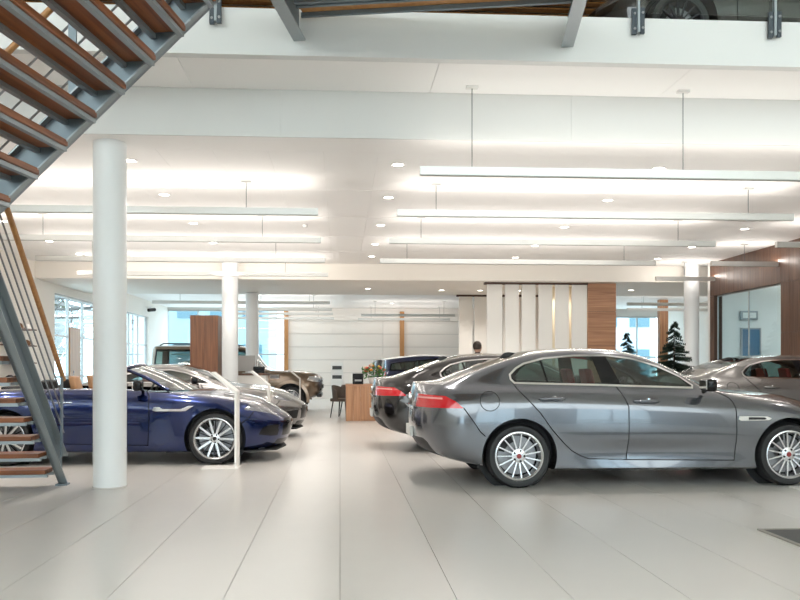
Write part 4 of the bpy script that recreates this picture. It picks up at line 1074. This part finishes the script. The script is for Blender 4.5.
p = at(371, 400, 12.2)
clone(g, {GREY: BLACK}, (p.x + 1.06, 12.2, 0), 0, 'glossy black saloon car parked behind the grey one, tail to the aisle')
p = at(751, 370, 12.5)
clone(g, {GREY: SILV}, (p.x - .10, 13.2, 0), 0, 'silver-grey saloon car behind the grey one, in front of the walnut room')
clone(g, {GREY: BLACK, M['cleather']: M['dleather'], M['rim']: M['rimdark'], M['redc']: M['black']}, (at(682, 10, 7.88).x + 2.864, 8.80, ZF), math.pi, 'black car standing on the upper floor behind the glass balustrade')

spc = sports_spec(False)
b_ = make_car('convertible_car', spc, 150, BLUE, 'dark blue open convertible sports car behind the near column', 'car')
finish_sports(b_, spc, BLUE, False, M['leather'])
p = at(214.4, 465, 10.06); b_.location = (p.x - 2.622, 10.06 + .93, 0)
spk = sports_spec(True)
k_ = make_car('coupe_car', spk, 130, COUPE, 'silver sports coupe parked behind the blue convertible', 'car')
finish_sports(k_, spk, COUPE, True, M['redleather'])
p = at(308, 400, 14.5); k_.location = (p.x - 3.56, 14.5, 0)
big = suv_spec('big')
s_ = make_car('off_roader', big, 110, BROWN, 'bronze brown boxy off-roader at the back, nose to the aisle', 'car', roof=BROWN)
finish_suv(s_, big, BROWN, M['cleather'], 'big')
p = at(323, 385, 22.2); s_.location = (p.x - 3.74, 22.2, 0)
sm_ = suv_spec('small')
e_ = make_car('compact_suv', sm_, 100, NAVY, 'navy blue compact car with a white roof at the back', 'car', 'compact cars at the back', roof=paint('paint_white_roof', (.78, .78, .77), .0, .3))
finish_suv(e_, sm_, NAVY, M['cleather'], 'small')
p = at(381, 380, 23.6); e_.location = (p.x + .86, 23.9, 0)
p = at(371, 380, 27.0)
clone(e_, {NAVY: DARK, MATS['paint_white_roof']: DARK}, (p.x + .86, 27.0, 0), 0, 'dark grey compact car half hidden behind the white-roofed one')

# ================================================================== price stands
def stand(px, base_y, Y, label):
    p = at(px, base_y, Y); t = thing('price_stand', label, 'sign stand', (p.x, Y, 0), group='folded white price stands')
    MB().box(-.42, .03, -.15, .15, 0, .012).build('base_plate', M['white'], t, .003)
    MB().prism([(-.012, -.15, .012), (.014, -.15, .012), (.014, -.15, .95), (-.012, -.15, .93)], (0, .3, 0)).build('upright', M['white'], t, .002)
    o = MB().prism([(-.012, -.15, .93), (.014, -.15, .95), (-.285, -.15, 1.19), (-.30, -.15, 1.165)], (0, .3, 0)).build('sloping_panel', M['white'], t, .002)
    MB().prism([(-.03, -.12, .974), (-.035, -.12, .978), (-.265, -.12, 1.175), (-.262, -.12, 1.17)], (0, .24, 0)).build('info_sheet', M['platew'], o)
stand(237, 466, 9.80, 'white folded price stand beside the front wheel of the blue convertible')
stand(269, 440, 13.35, 'white folded price stand beside the bonnet of the silver coupe')
stand(300, 420, 20.95, 'white folded price stand in front of the brown off-roader')
p = at(820, 487, 7.75); stand(836, 489, 7.72, 'white price stand at the front wheel of the grey saloon, mostly out of frame')

# floor mat
m_ = at(757, 530, 5.80); mt = thing('floor_mat', 'dark grey entrance mat on the floor at the right edge', 'mat', (m_.x, 4.4, 0))
MB().box(.03, 2.2, .03, 1.37, 0, .010).build('pile', pbr('mat_pile', (.11, .11, .11), .95, noise=.35, nscale=120, bump=.6), mt)
MB().box(0, 2.23, 0, .03, 0, .012).box(0, 2.23, 1.37, 1.40, 0, .012).box(0, .03, .03, 1.37, 0, .012).build('border', pbr('mat_border', (.30, .28, .25), .6), mt)

# ================================================================== walnut room on the right
XW = 8.32
wr = structure('wall_walnut', MB().box(XW + .02, XW + .2, 16.95, 17.12, 0, ZC).box(XW + .02, XW + .2, 9.0, 14.3, 0, ZC).box(XW + .02, XW + .2, 14.3, 16.95, 2.84, ZC).box(XW + .02, XW + .2, 14.3, 16.95, 0, .25), pbr('walnut_joint', (.05, .022, .012), .7))
def wpan(y0, y1, z0, z1):
    MB().box(XW, XW + .02, y0 + .003, y1 - .003, z0 + .003, z1 - .003).build('wood_panel', M['walnut'], wr, .002)
yy = 9.0
while yy < 14.2:
    for z0, z1 in ((0, .95), (.95, 1.9), (1.9, 2.84), (2.84, ZC)): wpan(yy, yy + .2944, z0, z1)
    yy += .2944
for k in range(9): wpan(14.3 + k * .2944, 14.3 + (k + 1) * .2944, 2.84, ZC); wpan(14.3 + k * .2944, 14.3 + (k + 1) * .2944, 0, .25)
for z0, z1 in ((0, .95), (.95, 1.9), (1.9, 2.84), (2.84, ZC)): wpan(16.95, 17.12, z0, z1)
structure('wall_room_end', MB().box(XW, XR, 17.13, 17.23, 0, ZC), M['white'])
MB().box(XW - .005, XW + .0, 17.30, 17.13, 0, ZC)
window_wall('window_6', (XW + .1, 14.3), (XW + .1, 16.95), .25, 2.84, 2, 1, alf, .03, M['glass'], .022)
rb = structure('wall_room_back', MB().box(XR - .3, XR, 9, 17.13, 0, ZC), M['white'])
d = thing('office_door', 'blue door inside the glazed walnut room', 'door', (at(746, 340, 17.3).x, 17.12, 0))
MB().box(-.2, .2, -.04, 0, 0, 2.1).build('leaf', pbr('door_blue', (.02, .14, .26), .4), d, .004)
MB().tube([(.16, -.04, 1.02), (.16, -.09, 1.02), (.06, -.09, 1.02)], .011, 8).build('handle', M['chrome'], d, smooth=50)
MB().box(-.23, -.2, -.05, 0, 0, 2.13).box(.2, .23, -.05, 0, 0, 2.13).box(-.23, .23, -.05, 0, 2.1, 2.13).build('frame', M['steel_l'], d)
p = at(744, 316, 17.3); n_ = thing('wall_box', 'small grey box on the wall above the blue door', 'wall box', (p.x, 17.12, p.z)); MB().box(-.2, .2, -.06, 0, -.1, .1).build('case', M['steel_l'], n_, .01); MB().box(-.15, .15, -.065, -.06, -.06, .06).build('cover', M['white'], n_)
downlight(10.4, 15.6, ZC - .001, 'round downlight inside the walnut room', 90, 'office downlights', 130)
downlight(10.4, 12.6, ZC - .001, 'second round downlight inside the walnut room, nearer', 60, 'office downlights', 130)
structure('ceiling', MB().box(XW + .2, XR, 9, 17.13, ZC - .006, ZC - .003), M['ceil'])

# ================================================================== panel partitions and oak block in the middle
YP = 17.95
def partition(name, label, px0, px1, n, slit, Y, ztop, extra=None):
    a, b = at(px0, 300, Y).x, at(px1, 300, Y).x; t = thing(name, label, 'partition', (a, Y, 0), group='white panel partitions')
    pitch = (b - a) / n
    for k in range(n):
        MB().box(k * pitch + (slit / 2 if k else 0), (k + 1) * pitch - (slit / 2 if k < n - 1 else 0), 0, .05, .02, ztop - .05).build('panel', pbr('partition_white', (.80, .785, .75), .5), t, .004)
    MB().box(-.06, b - a + .02, -.02, .10, ztop - .05, ztop).build('top_rail', pbr('rail_brown', (.07, .035, .025), .5), t)
    MB().box(0, b - a, 0, .05, 0, .02).build('bottom_rail', M['cjoint'], t)
    return t
partition('panel_partition', 'white vertical panel partition with slits, left of the oak block', 487, 587, 6, .07, YP, 3.22)
partition('panel_partition', 'narrow white panel partition behind the first, further left', 459, 545, 6, .05, 21.1, 3.22)
x0, x1 = at(588, 300, YP).x, at(616, 300, YP).x
ob = thing('oak_clad_block', 'tall oak-clad block with horizontal grain beside the white panels', 'wall block', (x0, YP, 0))
MB().box(.012, x1 - x0 - .012, .012, 2.9, 0, 3.21).build('core', pbr('oak_joint', (.10, .05, .03), .7), ob)
for k in range(5):
    z0, z1 = [0, .45, 1.1, 1.75, 2.55][k], [.45, 1.1, 1.75, 2.55, 3.215][k]
    MB().box(0, x1 - x0, 0, .014, z0 + .004, z1 - .004).build('wood_panel', M['oakh'], ob, .002)
    MB().box(0, .013, .015, 2.9, z0 + .004, z1 - .004).build('wood_panel', M['oakh'], ob, .002)
    MB().box(x1 - x0 - .013, x1 - x0, .015, 2.9, z0 + .004, z1 - .004).build('wood_panel', M['white'], ob, .002)
structure('wall_inner', MB().box(at(541, 300, 18.9).x, x0 - .01, 18.9, 19.0, 0, 3.22), pbr('cream_yellow', (.72, .66, .50), .6))

# wood posts on the back wall
for k, px in enumerate((286, 402)):
    p = at(px, 340, 30.9); t = tag(MB().box(p.x - .085, p.x + .085, 30.86, 30.98, 0, 3.45).build('wood_post', M['post'], None, .004), ['orange timber post on the back wall beside the left windows', 'orange timber post on the back wall above the navy car'][k], 'post', 'timber posts on the back wall')
p = at(664, 320, 26.0); tag(MB().box(p.x - .15, p.x + .15, 26.0, 26.2, 0, 3.55).build('wood_post', M['oakv'], None, .004), 'wide timber post seen behind the fir tree on the right', 'post', 'timber posts on the back wall')

# ================================================================== furniture
a = at(190, 340, 18.0).x; c_ = at(218, 340, 18.0).x
cb_ = thing('walnut_cabinet', 'tall walnut cabinet beside the second white column', 'cabinet', (a, 18.0, 0))
MB().box(.01, c_ - a - .01, .022, .80, 0, 2.42).build('carcass', M['walnut'], cb_)
for k in range(2):
    dd = MB().box(.002 + k * (c_ - a) / 2, (k + 1) * (c_ - a) / 2 - .002, 0, .02, .05, 2.43).build('door', M['cabw'], cb_, .002)
MB().box(c_ - a - .01, c_ - a, .022, .80, 0, 2.43).build('side_panel', pbr('cabinet_side', (.16, .085, .05), .45), cb_)
# counter
a, c_ = at(237, 372, 18.7).x, at(266, 372, 18.7).x
ct = thing('counter', 'white counter with a dark wooden top behind the coupe', 'counter', (a, 18.7, 0))
MB().box(0, c_ - a, 0, .6, 0, 1.05).build('body', M['white'], ct, .006); MB().box(-.03, c_ - a + .03, -.03, .63, 1.05, 1.10).build('top', M['walnut'], ct, .004)
mo = thing('monitor', 'light grey monitor back standing on the white counter', 'monitor', (a + .18, 19.1, 1.10))
MB().box(-.24, .20, -.02, .03, .05, .43).build('screen', pbr('monitor_grey', (.45, .44, .43), .5), mo, .01); MB().box(-.03, .03, .0, .03, 0, .1).box(-.1, .1, -.07, .09, 0, .012).build('foot', M['alu'], mo)
cm = thing('coffee_machine', 'small black machine on the counter beside the monitor', 'machine', (a + .50, 18.85, 1.10))
MB().box(-.14, .14, -.08, .12, 0, .08).box(-.14, .14, .02, .12, .08, .16).build('body', M['gblack'], cm, .01); MB().tube([(-.08, .07, .16), (-.05, .05, .3), (.0, .05, .33)], .014, 8).build('spout', M['chrome'], cm, smooth=50)
# desk with chairs
a = at(346, 421, 18.08).x
dk = thing('reception_desk', 'oak desk in the aisle with flowers on top', 'desk', (a, 18.08, 0))
for k in range(7): MB().box(k * .17, k * .17 + .168, 0, .04, 0, .81).build('front_board', M['oakv'], dk, .002)
MB().box(0, .04, .04, .85, 0, .81).build('side_board', M['oakv'], dk, .002); MB().box(1.15, 1.19, .04, .85, 0, .81).build('side_board', M['oakv'], dk, .002)
MB().box(-.01, 1.21, -.01, .87, .812, .85).build('desk_top', M['oakh'], dk, .004)
def tub_chair(x, y, rz, label):
    t = thing('tub_chair', label, 'chair', (x, y, 0), rz, 'brown tub chairs at the desk'); mat = pbr('chair_brown', (.085, .062, .05), .7)
    MB().box(-.23, .23, -.23, .23, .40, .48).build('seat', mat, t, .03, 40, 3)
    b = MB(); n = 12; P = []
    for (r, z) in ((.225, .42), (.265, .80), (.285, .80), (.25, .42)):
        for k in range(n + 1):
            th = math.pi * (.0 + k / n) ; zz = z if z < .5 else z - .14 * (abs(k / n - .5) * 2) ** 2
            P.append((r * math.cos(th) * 1.0, r * math.sin(th) * .95, zz))
    m = n + 1; b.v = P
    for q in range(4):
        for k in range(n): b.f.append((q * m + k, q * m + k + 1, ((q + 1) % 4) * m + k + 1, ((q + 1) % 4) * m + k))
    b.f += [(0, m, 2 * m, 3 * m), (n, 3 * m + n, 2 * m + n, m + n)]
    b.build('backrest', mat, t, smooth=40)
    for sx in (-1, 1):
        for sy in (-1, 1): MB().tube([(sx * .17, sy * .17, .41), (sx * .22, sy * .22, 0)], [.018, .011], 8).build('leg', M['black'], t, smooth=50)
tub_chair(.06, 19.32, math.radians(62), 'brown tub chair with slim legs at the left end of the oak desk')
tub_chair(.30, 20.0, math.radians(35), 'second brown tub chair half hidden behind the first at the desk')
pr = thing('desk_box', 'black box unit on the oak desk left of the flowers', 'box', (at(358, 384, 18.3).x, 18.25, .85))
MB().box(-.13, .12, -.12, .10, 0, .25).build('case', M['gblack'], pr, .012); MB().box(-.08, .08, -.126, -.12, .07, .11).build('panel', pbr('panel_grey', (.3, .3, .3), .4), pr)
# flowers
fx = at(374, 384, 18.4).x
fv = thing('flower_arrangement', 'bowl of orange and yellow flowers on the oak desk', 'flowers', (fx, 18.66, .85))
MB().lathe([(.05, 0), (.10, .02), (.13, .10), (.115, .15), (.10, .15), (.09, .02)], 20, 'Z').build('bowl', M['white'], fv, smooth=40)
lf = MB(); random.seed(3)
for k in range(150):
    th = random.random() * 6.28; r = random.random() ** .6 * .30; z = .14 + random.random() * .40 * (1 - r * 1.6)
    c = Vector((r * math.cos(th), r * math.sin(th), z)); d1 = Vector((random.uniform(-1, 1), random.uniform(-1, 1), random.uniform(-.3, 1))).normalized() * .06; d2 = d1.cross(Vector((random.random(), random.random(), .3))).normalized() * .02
    lf.add([c - d1, c + d2, c + d1, c - d2], [(0, 1, 2, 3)])
o = lf.build('foliage', pbr('leaf_green', (.06, .17, .03), .5), fv); o['kind'] = 'stuff'
for k in range(18):
    th = random.random() * 6.28; r = random.random() ** .5 * .27; c = (r * math.cos(th), r * math.sin(th) * .8, .50 - r * .75 + random.uniform(-.06, .05))
    q = random.choice(((.75, .28, .03), (.80, .52, .06), (.55, .09, .06), (.78, .60, .42)))
    b = MB().ell(c, (.045, .045, .03), 9, 5); b.build('bloom', pbr('petal_%d%d' % (q[0] * 100, q[1] * 100), q, .6), fv, smooth=80)
# info board near the back wall
p = at(337, 378, 28.5); ib = thing('info_board', 'white information board with dark panels before the back wall', 'sign', (p.x, 28.5, 0))
MB().box(-.22, .22, -.03, .03, 0, 1.42).build('board', M['white'], ib, .004)
for z in (1.22, .88): MB().box(-.17, .17, -.036, -.03, z - .06, z + .07).build('dark_panel', M['plate'], ib)

# fir trees
def fir(x, y, h, label, seed):
    rd = random.Random(seed); t = thing('fir_tree', label, 'tree', (x, y, 0), group='potted fir trees')
    MB().lathe([(.14, 0), (.19, .34), (.17, .34), (.15, .28)], 20, 'Z').build('pot', M['plate'], t, smooth=40)
    MB().tube([(0, 0, .2), (0, 0, h * .6), (0, 0, h)], [.035, .02, .006], 8).build('trunk', pbr('bark', (.06, .035, .02), .9), t, smooth=50)
    for k in range(19):
        f = k / 18; z = .42 + (h - .52) * f; L = (.62 * (1 - f) + .07) * (h / 2.2); nb = 11 if f < .6 else 8
        b = MB()
        for i in range(nb):
            th = 6.28 * (i + rd.random() * .6) / nb + k; l = L * rd.uniform(.8, 1.1); d = Vector((math.cos(th), math.sin(th), 0)); n = Vector((-d.y, d.x, 0))
            zj = z + rd.uniform(-.07, .07); tip = d * l + Vector((0, 0, zj + l * rd.uniform(-.12, .2) - .04)); c0 = Vector((0, 0, min(zj + .03, h - .02)))
            b.tube([c0, tip], [.008, .003], 4)
            m = max(4, int(l * 28))
            for q in range(m):
                e = c0.lerp(tip, (q + 1) / m); ln = .13 * (1 - .40 * q / m) * (1 - .55 * f)
                for sgn in (-1, 1):
                    for up_ in (-.6, -.1, .4, .9):
                        e2 = e + (n * sgn * .8 + d * .6 + Vector((0, 0, up_))).normalized() * ln; w_ = d * .016
                        b.add([e - w_, e + w_, e2], [(0, 1, 2)])
        o = b.build('branch_tier', pbr('fir_needles', (.012, .030, .016), .7), t)
p = at(627, 340, 20.0); fir(p.x, 20.0, 2.15, 'potted fir tree standing beside the oak block, further one', 5)
p = at(674, 340, 16.6); fir(p.x, 16.6, 2.25, 'larger potted fir tree standing beside the right white column', 9)

# merchandise shelves on the left wall
p = at(30, 340, 16.6)
ms = thing('wall_shelf_unit', 'wall board with dark shelves of accessories seen behind the stair rail', 'shelf', (XL + .01, 16.4, 0))
MB().box(0, .04, -.75, .75, .7, 2.35).build('back_board', M['cream'], ms)
sh = (.95, 1.32, 1.68, 2.02)
for z in sh: MB().box(.04, .30, -.6, .6, z, z + .025).build('shelf', M['walnut'], ms)
rd = random.Random(2)
for k, z in enumerate(sh):
    for j in range(3):
        y = 16.4 - .42 + .4 * j
        t = thing('cap', '%s cap on the %s shelf of the left wall board, %s' % (['black', 'brown', 'white'][(j + k) % 3], ['lowest', 'second', 'third', 'top'][k], ['nearest', 'middle', 'furthest'][j]), 'cap', (XL + .17, y, z + .025), rd.uniform(-.5, .5), 'caps on the wall shelves')
        mt_ = [M['black'], pbr('cap_brown', (.16, .08, .04), .8), M['white']][(j + k) % 3]
        MB().lathe([(.09, 0), (.095, .04), (.075, .09), (.03, .115), (0, .118)], 14, 'Z').build('crown', mt_, t, smooth=50)
        MB().prism([(.05, -.07, 0), (.14, -.06, 0), (.165, 0, 0), (.14, .06, 0), (.05, .07, 0)], (0, 0, .008)).build('peak', mt_, t)
# security camera on the left pier
p = at(141, 310, 27.9); sc_ = thing('security_camera', 'small black security camera on the left window pier', 'camera', (XL + .02, 27.6, p.z))
MB().tube([(.0, 0, .08), (.15, 0, .08), (.2, 0, .02)], .02, 8).build('bracket', M['white'], sc_, smooth=50); MB().tube([(.12, -.2, -.04), (.26, .1, .0)], .06, 12).build('housing', M['black'], sc_, smooth=50)
# timber door panel inside left windows
dd = thing('timber_door', 'brown timber door panel standing in the left window wall', 'door', (XL - .1, 20.5, 0)); MB().box(-.05, .05, -.4, .4, 0, 2.25).build('leaf', M['post'], dd, .004); MB().tube([(.06, -.3, .95), (.11, -.3, .95), (.11, -.3, 1.15), (.06, -.3, 1.15)], .012, 8).build('handle', M['chrome'], dd, smooth=50)

# ================================================================== person behind the black saloon
def person(x, y, rz, label):
    t = thing('person', label, 'person', (x, y, 0), rz)
    J = {'pel': (0, 0, .95, .15, .11), 'sp': (0, -.01, 1.15, .145, .10), 'ch': (0, 0, 1.36, .17, .11), 'nk': (0, 0, 1.50, .06, .06), 'hd': (0, -.01, 1.58, .055, .06),
         'ls': (.18, 0, 1.42, .07, .07), 'le': (.25, .02, 1.14, .05, .05), 'lw': (.25, -.10, .92, .035, .035), 'rs': (-.18, 0, 1.42, .07, .07), 're': (-.25, .02, 1.14, .05, .05), 'rw': (-.24, -.12, .93, .035, .035),
         'lh': (.10, 0, .90, .10, .10), 'lk': (.11, -.01, .50, .065, .065), 'la': (.12, .02, .10, .045, .045), 'rh': (-.10, 0, .90, .10, .10), 'rk': (-.11, -.01, .50, .065, .065), 'ra': (-.12, .02, .10, .045, .045)}
    ed = [('pel', 'sp'), ('sp', 'ch'), ('ch', 'nk'), ('nk', 'hd'), ('ch', 'ls'), ('ls', 'le'), ('le', 'lw'), ('ch', 'rs'), ('rs', 're'), ('re', 'rw'), ('pel', 'lh'), ('lh', 'lk'), ('lk', 'la'), ('pel', 'rh'), ('rh', 'rk'), ('rk', 'ra')]
    def skin(name, J, ed, root_, mats, lvl=2):
        ks = list(J); me = bpy.data.meshes.new(name); me.from_pydata([J[k][:3] for k in ks], [(ks.index(a), ks.index(b)) for a, b in ed], [])
        o = link(name, me, mats, t); sm = o.modifiers.new('skin', 'SKIN'); sv = me.skin_vertices[0].data
        for i, k in enumerate(ks): sv[i].radius = J[k][3:5]; sv[i].use_root = (k == root_)
        sm.use_smooth_shade = True; ss = o.modifiers.new('sub', 'SUBSURF'); ss.levels = lvl; ss.render_levels = lvl
        return o
    skinm = pbr('skin', (.42, .24, .17), .5)
    skin('body', J, ed, 'pel', pbr('dark_suit', (.02, .02, .026), .8))
    h = MB().ell((0, -.01, 1.645), (.078, .098, .118), 20, 14)
    h.v = [(x_, y_ - (.012 if z_ < 1.62 and y_ < -.05 else 0), z_) for x_, y_, z_ in h.v]
    hd = h.build('head', skinm, t, smooth=80)
    MB().add([(0, -.105, 1.66), (-.016, -.10, 1.625), (.016, -.10, 1.625), (0, -.132, 1.63)], [(0, 1, 3), (0, 3, 2), (1, 2, 3), (0, 2, 1)]).build('nose', skinm, hd)
    for s in (-1, 1):
        MB().ell((s * .03, -.095, 1.655), (.012, .010, .008), 8, 6).build('eye', M['gblack'], hd, smooth=80)
        MB().ell((s * .080, .0, 1.645), (.012, .022, .034), 8, 6).build('ear', skinm, hd, smooth=80)
        for f in range(5):
            yb = -.145 + f * .022; L = (.055, .075, .08, .072, .055)[f]; xx = s * .247
            MB().tube([(xx, yb + .04 - .06, .89), (xx, yb - .02, .89 - L * .5), (xx - s * .012, yb - .02, .89 - L)], [.010, .009, .007], 6).build('finger', skinm, t, smooth=60)
        MB().ell((s * .247, -.115, .90), (.016, .045, .045), 10, 8).build('palm', skinm, t, smooth=80)
        MB().box(s * .12 - .05, s * .12 + .05, -.17, .09, 0, .085).build('shoe', M['black'], t, .03, 50, 3)
    MB().ell((0, -.108, 1.60), (.024, .006, .006), 8, 6).build('mouth', pbr('lips', (.32, .13, .11), .5), hd, smooth=80)
    hh = MB().ell((0, .014, 1.675), (.088, .102, .105), 20, 14); hh.v = [(a, b, max(c, 1.60 if b > .0 else 1.69)) for a, b, c in hh.v]
    hh.build('hair', pbr('dark_hair', (.025, .015, .01), .6), hd, smooth=80)
p = at(477.5, 347, 15.7); person(p.x, 15.7, math.radians(150), 'person in dark clothes standing behind the black saloon, only the head showing')

# ================================================================== outside the windows
def blob_tree(x, y, h, r, label, seed):
    rd = random.Random(seed); t = thing('tree', label, 'tree', (x, y, -.09), group='trees outside the left windows')
    MB().tube([(0, 0, 0), (.05, 0, h * .5), (0, .05, h * .8)], [.14, .1, .04], 8).build('trunk', MATS['bark'], t, smooth=50)
    b = MB()
    for k in range(1500):
        v = Vector((rd.gauss(0, 1), rd.gauss(0, 1), rd.gauss(0, 1))).normalized() * (rd.random() ** .4); c = Vector((v.x * r, v.y * r, h * .68 + v.z * h * .34))
        d1 = Vector((rd.uniform(-1, 1), rd.uniform(-1, 1), rd.uniform(-1, 1))).normalized() * .16; d2 = d1.cross(Vector((rd.random(), rd.random(), 1))).normalized() * .09
        b.add([c - d1, c + d2, c + d1, c - d2], [(0, 1, 2, 3)])
    o = b.build('foliage', pbr('tree_green', (.03, .055, .02), .7), t); o['kind'] = 'stuff'
for k, (x, y, h, r) in enumerate(((-14.2, 25, 4.2, 1.5), (-16, 31, 5.0, 1.9), (-13.2, 36, 4.5, 1.6), (-18.5, 41, 5.5, 2.0))):
    blob_tree(x, y, h, r, 'green tree outside the left windows, %s one counting away from the stairs' % ['first', 'second', 'third', 'fourth'][k], 20 + k)
cn = thing('steel_canopy', 'white steel canopy with trusses outside the left windows', 'canopy', (-9.5, 24, 0))
for j in range(5):
    y = -5 + j * 3.2
    MB().tube([(-1.2, y, 0), (-1.2, y, 3.0)], .06, 8).build('canopy_post', M['white'], cn, smooth=50)
    MB().tube([(-1.6, y, 2.9), (2.2, y, 3.2)], .045, 6).tube([(-1.6, y, 2.55), (2.2, y, 2.85)], .03, 6).build('truss', pbr('truss_grey', (.07, .08, .08), .5), cn)
    b = MB()
    for q in range(6): b.tube([(-1.6 + q * .63, y, 2.55 + q * .05), (-1.3 + q * .63, y, 2.93 + q * .05)], .02, 5)
    b.build('truss_web', MATS['truss_grey'], cn)
for j in range(7): MB().box(-1.6 + j * .6, -1.5 + j * .6, -5.2, 8.4, 2.98 + j * .05, 3.06 + j * .05).build('purlin', pbr('purlin_grey', (.16, .17, .17), .5), cn)
def far_building(x, y, w_, d_, h, nfl, nb, label, mat):
    t = thing('building', label, 'building', (x, y, -.09), group='buildings outside the windows')
    MB().box(0, w_, 0, d_, 0, h).build('wall', mat, t); MB().box(-.2, w_ + .2, -.2, d_, h, h + .25).build('roof', M['steel_l'], t)
    for i in range(nb):
        for j in range(nfl):
            f = MB().box((i + .2) * w_ / nb, (i + .8) * w_ / nb, -.05, 0, (j + .25) * h / nfl, (j + .8) * h / nfl).build('window', pbr('far_window', (.08, .16, .20), .15), t)
far_building(-13, 44, 9, 6, 6.5, 2, 5, 'pale blue office building outside the back left windows', pbr('pale_blue_wall', (.26, .36, .41), .6))
far_building(9, 46, 10, 6, 6, 2, 5, 'pale building outside the back right windows', pbr('pale_wall', (.40, .46, .50), .6))
